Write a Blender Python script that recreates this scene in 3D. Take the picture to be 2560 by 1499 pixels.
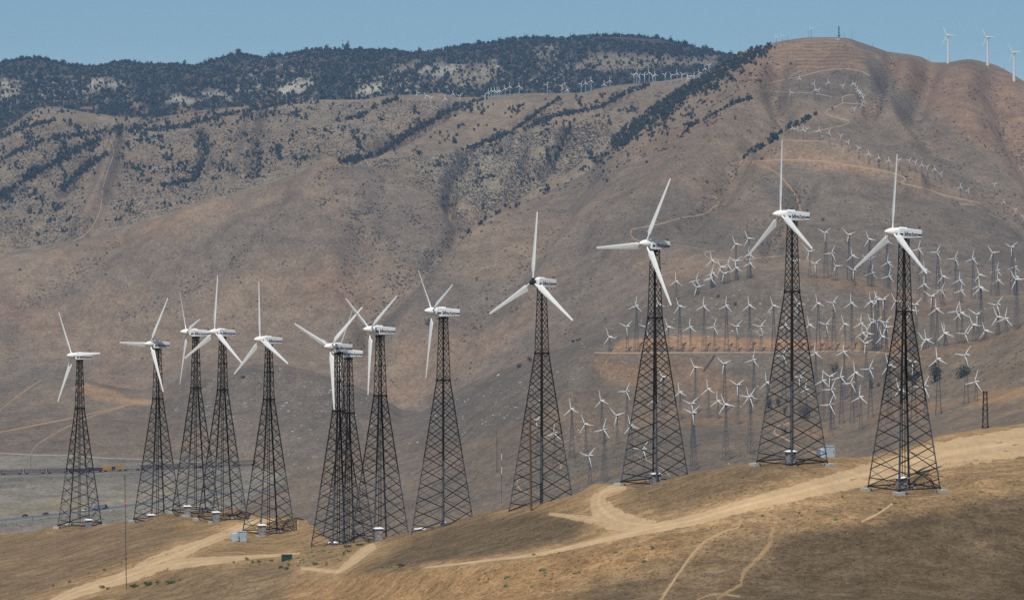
import bpy, bmesh, math, random
import numpy as np
from mathutils import Matrix, Vector

# ------------------------------------------------------------------ camera, sky, sun, exposure
for o in list(bpy.data.objects):
    bpy.data.objects.remove(o)
scene = bpy.context.scene
F, U0, VH = 10000.0, 1280.0, 295.0          # focal length in photo pixels, image centre column, horizon row
cam_data = bpy.data.cameras.new("camera")
cam_data.sensor_width = 36.0
cam_data.lens = 36.0 * F / 2560.0
cam_data.shift_y = -(749.5 - VH) / 2560.0
cam_data.clip_start = 1.0
cam_data.clip_end = 60000.0
cam = bpy.data.objects.new("camera", cam_data)
scene.collection.objects.link(cam)
cam.location = (0, 0, 0)
cam.rotation_euler = (math.radians(90), 0, 0)
scene.camera = cam

SUN_DIR = Vector((-0.146, -0.57, 1.0)).normalized()      # towards the sun
SUN_ELEV = math.asin(SUN_DIR.z)
SUN_ROT = math.atan2(SUN_DIR.x, SUN_DIR.y)
world = bpy.data.worlds.new("World")
scene.world = world
world.use_nodes = True
wn, wl = world.node_tree.nodes, world.node_tree.links
wn.clear()
w_out = wn.new("ShaderNodeOutputWorld")
w_bg = wn.new("ShaderNodeBackground")
w_sky = wn.new("ShaderNodeTexSky")
w_sky.sky_type = 'NISHITA'
w_sky.sun_disc = False
w_sky.sun_elevation = SUN_ELEV
w_sky.sun_rotation = SUN_ROT
w_sky.altitude = 1200
w_sky.air_density = 1.0
w_sky.dust_density = 0.6
w_sky.ozone_density = 0.0
w_tc = wn.new("ShaderNodeTexCoord")
w_map = wn.new("ShaderNodeMapping")
w_map.vector_type = 'POINT'
w_map.inputs['Location'].default_value = (0, 0, 0.085); w_map.inputs['Scale'].default_value = (1, 1, 2.2)     # clear desert air: the band above the ridges is already blue
wl.new(w_tc.outputs['Generated'], w_map.inputs['Vector'])
w_nrm = wn.new("ShaderNodeVectorMath"); w_nrm.operation = 'NORMALIZE'
wl.new(w_map.outputs[0], w_nrm.inputs[0])
wl.new(w_nrm.outputs[0], w_sky.inputs['Vector'])
w_tint = wn.new("ShaderNodeMix"); w_tint.data_type = 'RGBA'; w_tint.blend_type = 'MULTIPLY'; w_tint.inputs[0].default_value = 1
w_tint.inputs[7].default_value = (.86, 1.0, .95, 1)
wl.new(w_sky.outputs[0], w_tint.inputs[6])
wl.new(w_tint.outputs[2], w_bg.inputs['Color'])
w_bg.inputs['Strength'].default_value = 0.092
wl.new(w_bg.outputs[0], w_out.inputs[0])

sun_data = bpy.data.lights.new("sun", 'SUN')
sun_data.energy = 4.2
sun_data.angle = math.radians(0.53)
sun_data.color = (1.0, 0.95, 0.88)
sun = bpy.data.objects.new("sun", sun_data)
scene.collection.objects.link(sun)
sun.rotation_euler = (-SUN_DIR).to_track_quat('-Z', 'Y').to_euler()
scene.view_settings.view_transform = 'Standard'
scene.view_settings.look = 'None'
scene.view_settings.exposure = 0.0
scene.view_settings.gamma = 1.0
scene.cycles.volume_bounces = 0
scene.cycles.max_bounces = 4
scene.cycles.use_denoising = False

HAZE_DENSITY = 3.3e-5
HAZE_COLOR = (0.38, 0.62, 1.0, 1)

# ------------------------------------------------------------------ small helpers
C = scene.collection
rng = np.random.default_rng(7)

def new_obj(name, data, parent=None):
    o = bpy.data.objects.new(name, data)
    C.objects.link(o)
    if parent is not None:
        o.parent = parent
    return o

def tag(o, label=None, cat=None, group=None, kind=None):
    if label: o["label"] = label
    if cat: o["category"] = cat
    if group: o["group"] = group
    if kind: o["kind"] = kind
    return o

def raw_mesh(name, verts, faces, mats=(), smooth=False, cols=None, fmat=None):
    """verts (N,3) array, faces (M,k) array with one k for all."""
    verts = np.ascontiguousarray(verts, dtype=np.float32)
    faces = np.ascontiguousarray(faces, dtype=np.int32)
    me = bpy.data.meshes.new(name)
    n, (m, k) = len(verts), faces.shape
    me.vertices.add(n)
    me.vertices.foreach_set("co", verts.ravel())
    me.loops.add(m * k)
    me.loops.foreach_set("vertex_index", faces.ravel())
    me.polygons.add(m)
    me.polygons.foreach_set("loop_start", np.arange(0, m * k, k, dtype=np.int32))
    me.polygons.foreach_set("loop_total", np.full(m, k, dtype=np.int32))
    me.polygons.foreach_set("use_smooth", np.full(m, smooth, dtype=bool))
    if fmat is not None:
        me.polygons.foreach_set("material_index", np.ascontiguousarray(fmat, dtype=np.int32))
    for mm in mats: me.materials.append(mm)
    if cols is not None:
        a = me.color_attributes.new("Col", 'FLOAT_COLOR', 'POINT')
        c4 = np.ones((n, 4), dtype=np.float32); c4[:, :3] = cols
        a.data.foreach_set("color", c4.ravel())
    me.update(calc_edges=True)
    me.validate()
    return me

class MB:
    """collects plain shapes into one mesh; faces of any size."""
    def __init__(self): self.v, self.f, self.m = [], [], []
    def add(self, vs, fs, mi=0):
        b = len(self.v)
        self.v += [tuple(p) for p in vs]
        self.f += [tuple(i + b for i in q) for q in fs]
        self.m += [mi] * len(fs)
    def box(self, c, s, mi=0, rz=0.0, taper=1.0):
        x, y, z = s[0] / 2, s[1] / 2, s[2] / 2
        co, si = math.cos(rz), math.sin(rz)
        vs = []
        for dz in (-1, 1):
            t = taper if dz > 0 else 1.0
            for dx, dy in ((-1, -1), (1, -1), (1, 1), (-1, 1)):
                px, py = dx * x * t, dy * y * t
                vs.append((c[0] + px * co - py * si, c[1] + px * si + py * co, c[2] + dz * z))
        self.add(vs, [(3, 2, 1, 0), (4, 5, 6, 7), (0, 1, 5, 4), (1, 2, 6, 5), (2, 3, 7, 6), (3, 0, 4, 7)], mi)
    def bar(self, a, b, w, t=None, mi=0, up=(0, 0, 1)):
        a, b = Vector(a), Vector(b)
        d = b - a
        if d.length < 1e-6: return
        d.normalize()
        s = d.cross(Vector(up))
        if s.length < 1e-4: s = d.cross(Vector((1, 0, 0)))
        s.normalize(); n = s.cross(d)
        t = w if t is None else t
        s *= w / 2; n *= t / 2
        vs = [a - s - n, a + s - n, a + s + n, a - s + n, b - s - n, b + s - n, b + s + n, b - s + n]
        self.add(vs, [(0, 3, 2, 1), (4, 5, 6, 7), (0, 1, 5, 4), (1, 2, 6, 5), (2, 3, 7, 6), (3, 0, 4, 7)], mi)
    def lathe(self, pts, n=16, axis='z', c=(0, 0, 0), mi=0, cap=True):
        """pts: list of (r, h) along the axis."""
        vs, fs = [], []
        for r, h in pts:
            for i in range(n):
                a = 2 * math.pi * i / n
                p, q = r * math.cos(a), r * math.sin(a)
                v = (p, q, h) if axis == 'z' else ((h, p, q) if axis == 'x' else (q, h, p))
                vs.append((v[0] + c[0], v[1] + c[1], v[2] + c[2]))
        for k in range(len(pts) - 1):
            for i in range(n):
                j = (i + 1) % n
                fs.append((k * n + i, k * n + j, (k + 1) * n + j, (k + 1) * n + i))
        if cap:
            fs.append(tuple(reversed(range(n))))
            fs.append(tuple((len(pts) - 1) * n + i for i in range(n)))
        self.add(vs, fs, mi)
    def loft(self, rings, mi=0, cap=True):
        n = len(rings[0]); vs, fs = [], []
        for r in rings: vs += r
        for k in range(len(rings) - 1):
            for i in range(n):
                j = (i + 1) % n
                fs.append((k * n + i, k * n + j, (k + 1) * n + j, (k + 1) * n + i))
        if cap:
            fs.append(tuple(reversed(range(n))))
            fs.append(tuple((len(rings) - 1) * n + i for i in range(n)))
        self.add(vs, fs, mi)
    def mesh(self, name, mats, smooth=False):
        me = bpy.data.meshes.new(name)
        me.from_pydata(self.v, [], self.f)
        for mm in mats: me.materials.append(mm)
        me.polygons.foreach_set("material_index", self.m)
        me.polygons.foreach_set("use_smooth", [smooth] * len(self.f))
        me.update()
        return me
    def build(self, name, mats, parent=None, smooth=False):
        if not isinstance(mats, (list, tuple)): mats = [mats]
        return new_obj(name, self.mesh(name, mats, smooth), parent)

# ------------------------------------------------------------------ noise
def _hash(ix, iy, seed):
    h = (ix.astype(np.int64) * 374761393 + iy.astype(np.int64) * 668265263 + seed * 1442695041) & 0xFFFFFFFF
    h = ((h ^ (h >> 13)) * 1274126177) & 0xFFFFFFFF
    return (h ^ (h >> 16)) & 0xFFFFFFFF

def perlin(x, y, seed=0):
    x = np.asarray(x, dtype=np.float64); y = np.asarray(y, dtype=np.float64)
    x0, y0 = np.floor(x), np.floor(y)
    fx, fy = x - x0, y - y0
    ux, uy = fx * fx * fx * (fx * (fx * 6 - 15) + 10), fy * fy * fy * (fy * (fy * 6 - 15) + 10)
    def g(dx, dy):
        a = _hash(x0 + dx, y0 + dy, seed) * (2 * math.pi / 4294967296.0)
        return np.cos(a) * (fx - dx) + np.sin(a) * (fy - dy)
    a = g(0, 0) * (1 - ux) + g(1, 0) * ux
    b = g(0, 1) * (1 - ux) + g(1, 1) * ux
    return (a * (1 - uy) + b * uy) * 1.5

def fbm(x, y, octaves=4, seed=0, gain=0.5, ridged=False):
    t, amp, tot = 0.0, 1.0, 0.0
    for k in range(octaves):
        n = perlin(x * 2 ** k, y * 2 ** k, seed + 17 * k)
        if ridged: n = 1 - 2 * np.abs(n)
        t = t + amp * n; tot += amp; amp *= gain
    return t / tot

def sm(x, a, b):
    t = np.clip((x - a) / (b - a), 0, 1)
    return t * t * (3 - 2 * t)

def pchip(xk, yk, x):
    """monotone cubic through 1-D knots."""
    xk, yk = np.asarray(xk, float), np.asarray(yk, float)
    h = np.diff(xk); d = np.diff(yk) / h
    m = np.zeros_like(yk)
    for i in range(1, len(xk) - 1):
        if d[i - 1] * d[i] > 0:
            w1, w2 = 2 * h[i] + h[i - 1], h[i] + 2 * h[i - 1]
            m[i] = (w1 + w2) / (w1 / d[i - 1] + w2 / d[i])
    m[0], m[-1] = d[0], d[-1]
    i = np.clip(np.searchsorted(xk, x) - 1, 0, len(h) - 1)
    t = np.clip((x - xk[i]) / h[i], 0, 1)
    return ((1 + 2 * t) * (1 - t) ** 2 * yk[i] + t * (1 - t) ** 2 * h[i] * m[i]
            + t * t * (3 - 2 * t) * yk[i + 1] + t * t * (t - 1) * h[i] * m[i + 1])

def path_d(U, V, path):
    P = np.array(path, float); dist = np.full(U.shape, 1e9)
    for (x1, y1), (x2, y2) in zip(P[:-1], P[1:]):
        dx, dy = x2 - x1, y2 - y1
        t = np.clip(((U - x1) * dx + (V - y1) * dy) / (dx * dx + dy * dy + 1e-9), 0, 1)
        dist = np.minimum(dist, np.hypot(U - x1 - t * dx, V - y1 - t * dy))
    return dist


# ------------------------------------------------------------------ terrain: one continuous sheet of hills
# each line: where a foot, shelf or crest of the land lies: (column, row, distance)
def L(*p): return p
NB = L((-400,1560,560),(0,1520,535),(300,1499,515),(700,1493,482),(1000,1499,445),(1280,1500,415),(1700,1500,404),(2264,1500,402),(2560,1500,404),(2960,1500,410))
NM = L((-400,1450,610),(0,1440,580),(300,1420,550),(520,1400,528),(700,1440,500),(780,1432,490),(1000,1420,460),(1300,1397,432),(1660,1342,425),(2000,1262,428),(2264,1238,431),(2560,1180,440),(2960,1150,450))
NBASE = L((-400,1370,690),(0,1350,672),(203,1322,652),(388,1300,626),(487,1293,614),(555,1301,592),(672,1336,573),(760,1350,553),(838,1368,530),(957,1352,518),(1110,1319,496),(1353,1264,478),(1637,1203,461),(1978,1162,443),(2120,1188,446),(2264,1180,453),(2400,1132,462),(2560,1100,475),(2960,1040,510))
NC = L((-400,1365,720),(0,1336,690),(71,1329,684),(143,1319,677),(203,1314,669),(275,1308,657),(332,1299,648),(388,1286,642),(432,1280,636),(487,1277,630),(571,1275,606),(621,1284,599),(672,1290,597),(736,1297,590),(779,1309,575),(815,1345,556),(838,1357,546),(880,1356,541),(957,1342,532),(1035,1329,520),(1110,1309,511),(1190,1287,503),(1280,1266,497),(1353,1254,492),(1430,1237,487),(1490,1213,482),(1551,1206,480),(1637,1195,474),(1723,1185,470),(1850,1165,465),(1900,1154,462),(1978,1150,458),(2070,1148,458),(2180,1141,466),(2300,1109,478),(2340,1094,481),(2430,1078,488),(2560,1061,500),(2960,1000,540))
M1 = L((-400,1340,3200),(0,1345,3200),(400,1330,3200),(800,1380,3100),(1000,1350,3000),(1300,1290,2900),(1500,1240,2800),(1700,1200,2750),(1900,1185,2700),(2100,1170,2600),(2300,1120,2400),(2560,1075,2200),(2960,1040,2100))
M2 = L((-400,1125,4000),(0,1132,4000),(200,1140,3980),(400,1150,3950),(600,1163,3860),(800,1180,3700),(1000,1200,3450),(1300,1150,3200),(1500,1130,3150),(1700,1100,3100),(1900,1080,3060),(2100,1060,3000),(2300,1010,2850),(2440,985,2750),(2560,965,2650),(2960,940,2500))
M3 = L((-400,1060,4300),(0,1045,4300),(200,1040,4280),(400,1065,4200),(600,1040,4120),(800,1060,4050),(1000,1110,3850),(1200,1040,3600),(1350,960,3550),(1480,885,3560),(1600,879,3560),(2000,879,3540),(2100,874,3520),(2200,880,3450),(2270,890,3200),(2300,874,3120),(2360,863,3080),(2450,848,3050),(2560,808,3000),(2960,740,2950))
M3B = L((-400,1050,4340),(0,1036,4340),(200,1032,4320),(400,1055,4240),(600,1031,4160),(800,1050,4090),(1000,1100,3890),(1200,1030,3640),(1350,952,3585),(1480,872,3592),(1530,858,3590),(1600,848,3588),(2000,848,3568),(2100,846,3548),(2200,862,3490),(2270,905,3340),(2300,900,3260),(2360,890,3230),(2450,876,3200),(2560,838,3150),(2960,770,3100))
M4 = L((-400,975,4700),(0,960,4600),(100,945,4600),(200,955,4580),(300,975,4550),(400,985,4470),(470,950,4420),(540,932,4380),(620,920,4350),(690,918,4350),(760,930,4330),(830,950,4300),(900,975,4280),(980,1015,4250),(1010,1032,4230),(1050,1032,4200),(1100,1005,4150),(1180,962,4080),(1300,912,4020),(1400,877,3980),(1500,835,3950),(1560,805,3930),(1640,758,3900),(1720,718,3880),(1800,695,3850),(1900,682,3830),(2000,685,3800),(2100,692,3800),(2160,708,3790),(2250,738,3780),(2330,762,3750),(2400,752,3800),(2450,740,3810),(2560,733,3820),(2960,730,3850))
M6 = L((-400,890,5180),(0,880,5150),(400,880,5100),(700,840,5050),(1000,830,4900),(1200,800,4800),(1500,720,4600),(1700,655,4500),(1900,630,4420),(2100,640,4380),(2300,690,4320),(2560,690,4300),(2960,700,4300))
M6B = L((-400,800,5350),(0,740,5400),(400,690,5350),(700,620,5300),(1000,640,5230),(1130,680,5150),(1300,640,5100),(1500,560,5050),(1700,480,5000),(1900,400,5080),(2030,350,5180),(2200,430,4980),(2350,470,4900),(2560,540,4850),(2960,600,4800))
M7 = L((-400,720,5700),(0,645,5700),(180,612,5700),(380,550,5700),(520,520,5680),(640,472,5650),(760,432,5650),(830,410,5650),(900,412,5640),(960,432,5600),(1040,470,5560),(1090,502,5520),(1130,560,5450),(1165,585,5450),(1200,566,5500),(1251,538,5550),(1366,484,5700),(1473,428,5850),(1519,366,5950),(1544,345,6000),(1598,298,6080),(1633,272,6120),(1687,230,6200),(1731,207,6260),(1803,167,6350),(1828,145,6400),(1870,129,6430),(1925,113,6450),(1970,102,6480),(2015,96,6500),(2060,95,6505),(2110,96,6500),(2150,108,6480),(2220,131,6450),(2300,143,6420),(2335,158,6400),(2371,158,6400),(2420,152,6400),(2480,163,6380),(2520,181,6360),(2560,206,6330),(2960,300,6200))
M9 = L((-400,470,6600),(0,480,6600),(400,430,6600),(700,360,6600),(830,350,6500),(1000,380,6450),(1150,420,6350),(1300,380,6400),(1500,310,6550),(1600,270,6740),(1700,225,6880),(1800,205,6980),(2000,170,7150),(2960,380,7150))
M10 = L((-400,360,7300),(0,330,7300),(110,272,7300),(220,285,7300),(300,296,7300),(380,300,7300),(450,290,7300),(560,275,7280),(650,265,7250),(720,255,7250),(800,252,7250),(900,252,7250),(960,245,7230),(1030,241,7200),(1100,239,7200),(1150,249,7200),(1210,247,7200),(1270,241,7200),(1330,237,7200),(1400,235,7200),(1450,234,7200),(1500,223,7200),(1560,213,7200),(1640,209,7220),(1700,204,7250),(1760,192,7300),(1800,182,7350),(1900,165,7400),(2200,205,7450),(2960,400,7500))
M12 = L((-400,250,8400),(0,235,8400),(400,240,8400),(800,205,8400),(1000,200,8400),(1300,172,8400),(1600,150,8400),(1760,160,8400),(1900,195,8400),(2960,420,8400))
M13 = L((-400,165,9500),(0,157,9500),(97,146,9500),(180,164,9500),(250,169,9500),(310,159,9500),(360,162,9500),(490,168,9500),(540,155,9500),(600,140,9500),(650,148,9500),(740,137,9500),(800,128,9500),(860,132,9500),(980,124,9500),(1040,133,9500),(1100,124,9500),(1200,112,9500),(1260,108,9500),(1330,101,9500),(1400,103,9500),(1520,94,9500),(1600,96,9500),(1660,104,9500),(1700,115,9500),(1770,135,9500),(1795,140,9500),(1830,142,9500),(1900,160,9500),(2100,260,9500),(2960,430,9500))

cols = np.concatenate([np.arange(-1600, -400, 40.0), np.arange(-400, -40, 12.0), np.arange(-40, 2600, 2.2), np.arange(2600, 2960, 12.0), np.arange(2960, 4200, 40.0)])
NC_ = len(cols)
def line_at(Ln):
    a = np.array(Ln, float)
    return pchip(a[:, 0], a[:, 1], cols), pchip(a[:, 0], a[:, 2], cols)
Ys, Zs = [], []
def push(v, y): Ys.append(y); Zs.append(-(v - VH) / F * y)
def push_z(z, y): Ys.append(np.full(NC_, float(y))); Zs.append(np.full(NC_, float(z)))
push_z(-1.8, 12); push_z(-22, 120); push_z(-44, 290)              # 0..2 slope below the photographer
for Ln in (NB, NM, NBASE, NC): push(*line_at(Ln))                 # 3..6
Ys.append(Ys[6] + 110); Zs.append(Zs[6] - 34)                     # 7 hollow behind the near ridge
for Ln in (M1, M2, M3, M3B, M4): push(*line_at(Ln))               # 8..12
Ys.append(Ys[12] + 260); Zs.append(-(line_at(M4)[0] + 16 - VH) / F * (Ys[12] + 260))   # 13
for Ln in (M6, M6B, M7): push(*line_at(Ln))                       # 14..16
Ys.append(Ys[16] + 380); Zs.append(-(line_at(M7)[0] + 26 - VH) / F * (Ys[16] + 380))   # 17
for Ln in (M9, M10): push(*line_at(Ln))                           # 18, 19
Ys.append(Ys[19] + 420); Zs.append(-(line_at(M10)[0] + 22 - VH) / F * (Ys[19] + 420))  # 20
for Ln, dv in ((M12, 0), (M13, 5)): push(line_at(Ln)[0] + dv, line_at(Ln)[1])                          # 21, 22
Ys.append(Ys[22] + 1500); Zs.append(Zs[22] - 130)                 # 23
push_z(-120, 14000)                                               # 24
Yk, Zk = np.array(Ys), np.array(Zs)                               # (K, columns)
K = len(Yk)
H = np.diff(Yk, axis=0); D = np.diff(Zk, axis=0) / H
Mk = np.zeros_like(Zk)
for i in range(1, K - 1):
    w1, w2 = 2 * H[i] + H[i - 1], H[i] + 2 * H[i - 1]
    same = D[i - 1] * D[i] > 0
    den = np.where(same, w1 / np.where(same, D[i - 1], 1) + w2 / np.where(same, D[i], 1), 1)
    Mk[i] = np.where(same, (w1 + w2) / den, 0)
Mk[0], Mk[-1] = D[0], D[-1]
NSEG = [4, 6, 10, 76, 100, 46, 14, 10, 110, 120, 36, 86, 8, 40, 110, 130, 8, 44, 96, 8, 46, 76, 6, 4]
AMP = np.array([0, .5, 1, .35, .25, .12, .12, 4, 1.5, 2.4, 2.5, 2.2, 3.2, 9, 13, 16, 3, 18, 22, 7, 28, 36, 10, 20, 10.0])
rowsY, rowsZ, rowsS = [], [], []
for i in range(K - 1):
    for j in range(NSEG[i] + (1 if i == K - 2 else 0)):
        t = j / NSEG[i]
        h = H[i]
        rowsY.append(Yk[i] + t * h)
        rowsZ.append((1 + 2 * t) * (1 - t) ** 2 * Zk[i] + t * (1 - t) ** 2 * h * Mk[i]
                     + t * t * (3 - 2 * t) * Zk[i + 1] + t * t * (t - 1) * h * Mk[i + 1])
        rowsS.append(i + t)
GY, GZ = np.array(rowsY), np.array(rowsZ)
SROW = np.array(rowsS)
NR = len(SROW)
GU = np.broadcast_to(cols, (NR, NC_))
GX = (GU - U0) / F * GY
S2 = np.broadcast_to(SROW[:, None], (NR, NC_))
amp = np.interp(SROW, np.arange(K), AMP)[:, None]
flat = sm(GU, 900, 500) * sm(S2, 7.9, 8.2) * sm(S2, 9.3, 8.9)      # the valley floor on the left stays level
amp = amp * (1 - 0.9 * flat)
far = sm(S2, 6.6, 8.0)
R_NEAR = int(np.argmin(np.abs(SROW - 7)))
# spurs (+) and gullies (-) of the larger slopes: path, width, height in metres, line range
GV0 = VH - F * GZ / GY
RELIEF = [
 ([(2100,165),(2140,190),(2200,260),(2300,360),(2420,450),(2540,510)], 38, 16, 14, 16), ([(1880,215),(1830,300),(1760,380),(1650,480),(1500,600)], 55, 14, 14, 16), ([(1850,405),(1940,392),(2050,398),(2150,430),(2300,480)], 22, 16, 13.5, 16),
 ([(2320,165),(2300,240),(2270,300),(2330,380),(2450,470),(2570,560)], 40, -22, 14, 16), ([(1950,175),(1930,230),(1960,300),(1880,380),(1800,480),(1720,560)], 32, -18, 14, 16), ([(2010,480),(1960,560),(1930,620)], 34, -14, 13.2, 15.5), ([(2480,200),(2520,330),(2580,430)], 40, -18, 14, 16),
 ([(2230,140),(2220,220),(2180,290)], 24, -12, 14.5, 16), ([(2430,190),(2400,260),(2440,330)], 34, 7, 14.5, 15.8),
 ([(830,415),(760,500),(640,600),(480,720),(300,830)], 50, 16, 13.2, 16), ([(520,525),(400,640),(200,760),(0,850)], 55, 13, 13.2, 16), ([(700,520),(600,640),(450,740),(300,800)], 36, -15, 13.2, 16),
 ([(960,470),(900,600),(880,720),(930,820)], 45, -15, 13.2, 16), ([(1130,600),(1040,690),(960,760),(900,860)], 34, -18, 13.2, 16), ([(300,600),(200,680),(60,760)], 36, -12, 13.2, 16),
 ([(1250,560),(1100,720),(1000,850)], 55, 14, 13.2, 16), ([(1420,520),(1300,680),(1150,860)], 36, -13, 13.2, 16), ([(1560,440),(1440,600),(1300,780)], 40, 10, 13.2, 16), ([(640,700),(560,780),(500,860)], 40, 12, 13.2, 16),
 ([(1130,275),(1060,315),(1000,350),(940,388),(850,408)], 16, -16, 17, 19), ([(1345,282),(1290,322),(1240,347),(1155,376)], 14, -14, 17, 19), ([(1560,236),(1508,266),(1450,280),(1310,325)], 14, -14, 17, 19),
 ([(0,493),(60,452),(143,404),(250,345)], 16, -16, 17, 19), ([(154,479),(200,430),(268,386)], 16, -14, 17, 19), ([(500,335),(515,370),(505,410),(440,460)], 18, -16, 17, 19), ([(285,345),(270,430),(240,540),(200,600)], 26, 18, 16.8, 19),
 ([(640,300),(620,380),(600,460)], 26, 14, 17, 19), ([(1180,380),(1130,460),(1120,540)], 20, -16, 16.8, 19), ([(1300,350),(1290,440),(1220,530)], 30, 14, 16.8, 19), ([(1420,320),(1400,380),(1360,440)], 16, -14, 17, 19),
]
for pth, wd_, hh, sa, sb in RELIEF:
    P_ = np.array(pth, float)
    r_ = np.where((SROW > sa - .5) & (SROW < sb + .5))[0]; c_ = np.where((cols > P_[:, 0].min() - 3 * wd_) & (cols < P_[:, 0].max() + 3 * wd_))[0]
    sub_ = (slice(r_[0], r_[-1] + 1), slice(c_[0], c_[-1] + 1))
    dd = path_d(GU[sub_], GV0[sub_], pth)
    GZ[sub_] += (1.25 if sa >= 13.5 and sa < 16 and P_[:, 0].mean() > 1700 else (1.15 if sa < 16 else 1.7)) * hh * np.exp(-(dd / (wd_ * .85)) ** 2) * sm(S2[sub_], sa - .4, sa + .2) * sm(S2[sub_], sb + .05, sb - .25)
# near ground: small hummocks; far ground: gullies and spurs running down the slopes
n_near = fbm(GX / 14, GY / 14, 4, 3)
warp = 60 * perlin(GX / 420, GY / 420, 91)
n_far = 0.7 * fbm((GX + warp) / 330, (GY - warp + .5 * GX) / 430, 5, 11, 0.5, True) + 0.3 * fbm(GX / 90, GY / 100, 3, 5)
GZ = GZ + amp * ((1 - far) * n_near + far * n_far)
# level pads under the towers whose feet show
PADS = [(180,890,659,8), (375,861,633,8), (466,831,621,8), (536,831,598,8), (650,850,579,8), (1614,611,467,7), (1951,538,450,7), (2231,582,436,7)]
for hu, hv, Dm, rr in PADS:
    px, pz = (hu - U0) / F * Dm + 1.25, -(hv - VH) / F * Dm - 28.2 - .05
    dist = np.hypot(GX[:R_NEAR] - px, GY[:R_NEAR] - (Dm + .8))
    w_ = 1 - sm(dist, 4.8, rr + 1.5)
    GZ[:R_NEAR] = GZ[:R_NEAR] * (1 - w_) + pz * w_
GV = VH - F * GZ / GY
RUNMIN = np.minimum.accumulate(GV, axis=0)

def hit(u, v):
    """where the sight line through photo column u, row v first meets the land: points (N,3), line index, found."""
    u, v = np.atleast_1d(np.asarray(u, float)), np.atleast_1d(np.asarray(v, float))
    ci = np.clip(np.searchsorted(cols, u), 1, NC_ - 1)
    ci = np.where(u - cols[ci - 1] < cols[ci] - u, ci - 1, ci)
    lo, hi = np.zeros(len(u), int), np.full(len(u), NR - 1, int)
    ok = RUNMIN[NR - 1, ci] <= v
    for _ in range(12):
        mid = (lo + hi) // 2
        good = RUNMIN[mid, ci] <= v
        hi = np.where(good, mid, hi); lo = np.where(good, lo, np.minimum(mid + 1, hi))
    r = np.maximum(hi, 1)
    va, vb = GV[r - 1, ci], GV[r, ci]
    t = np.clip((va - v) / np.where(np.abs(va - vb) < 1e-6, 1, va - vb), 0, 1)
    y = GY[r - 1, ci] * (1 - t) + GY[r, ci] * t
    s = SROW[r - 1] * (1 - t) + SROW[r] * t
    p = np.stack([(u - U0) / F * y, y, -(v - VH) / F * y], 1)
    return p, s, ok

def hit1(u, v, smax=99.0):
    for k in range(60):
        p, s, ok = hit(u, v + 0.7 * k)
        if ok[0] and s[0] <= smax: break
    return Vector(p[0])

def ground_z(x, y):
    """height of the land under a plan position."""
    u = U0 + F * x / y
    c = int(np.clip(np.searchsorted(cols, u), 0, NC_ - 1))
    return float(np.interp(y, GY[:, c], GZ[:, c]))

# ------------------------------------------------------------------ ground colours (what the soil, roads and scrub are made of)
def lin(r, g, b):
    f = lambda c: (c / 255 / 12.92) if c <= 10 else ((c / 255 + 0.055) / 1.055) ** 2.4
    return np.array([f(r), f(g), f(b)])

def poly_w(U, V, poly, soft):
    P = np.array(poly, float)
    inside = np.zeros(U.shape, bool); dist = np.full(U.shape, 1e9)
    n = len(P)
    for i in range(n):
        (x1, y1), (x2, y2) = P[i], P[(i + 1) % n]
        if y1 != y2:
            cond = ((y1 > V) != (y2 > V)) & (U < (x2 - x1) * (V - y1) / (y2 - y1) + x1)
            inside ^= cond
        dx, dy = x2 - x1, y2 - y1
        t = np.clip(((U - x1) * dx + (V - y1) * dy) / (dx * dx + dy * dy + 1e-9), 0, 1)
        dist = np.minimum(dist, np.hypot(U - x1 - t * dx, V - y1 - t * dy))
    return np.clip(np.where(inside, dist, -dist) / soft * 0.5 + 0.5, 0, 1)

COL = np.zeros((NR, NC_, 3), np.float32)
JU = GU + 16 * fbm(GX / GY * 160, GV / 60, 3, 41)          # ragged edges for every patch of soil
JV = GV + 9 * fbm(GX / GY * 160, GV / 60, 3, 57)
def base(s0, s1, c):
    r = (SROW >= s0) & (SROW < s1); COL[r] = c
def blend_region(sub, w, c):
    COL[sub] = COL[sub] * (1 - w[..., None]) + np.asarray(c, np.float32) * w[..., None]
def window(pts, pad, s0, s1):
    P = np.array(pts, float)
    r = np.where((SROW >= s0) & (SROW < s1))[0]
    c = np.where((cols > P[:, 0].min() - pad) & (cols < P[:, 0].max() + pad))[0]
    return (slice(r[0], r[-1] + 1), slice(c[0], c[-1] + 1))
def patch(poly, c, s0, s1, soft=8, k=1.0):
    sub = window(poly, soft + 30, s0, s1)
    blend_region(sub, k * poly_w(JU[sub], JV[sub], poly, soft), c)
def streak(path, half, c, s0, s1, k=1.0, soft=None):
    soft = half * 0.7 if soft is None else soft
    sub = window(path, half + soft + 30, s0, s1)
    d = path_d(GU[sub] * 0.8 + JU[sub] * 0.2, GV[sub] * 0.8 + JV[sub] * 0.2, path)
    blend_region(sub, k * (1 - sm(d, half - soft, half + soft)), c)

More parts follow.
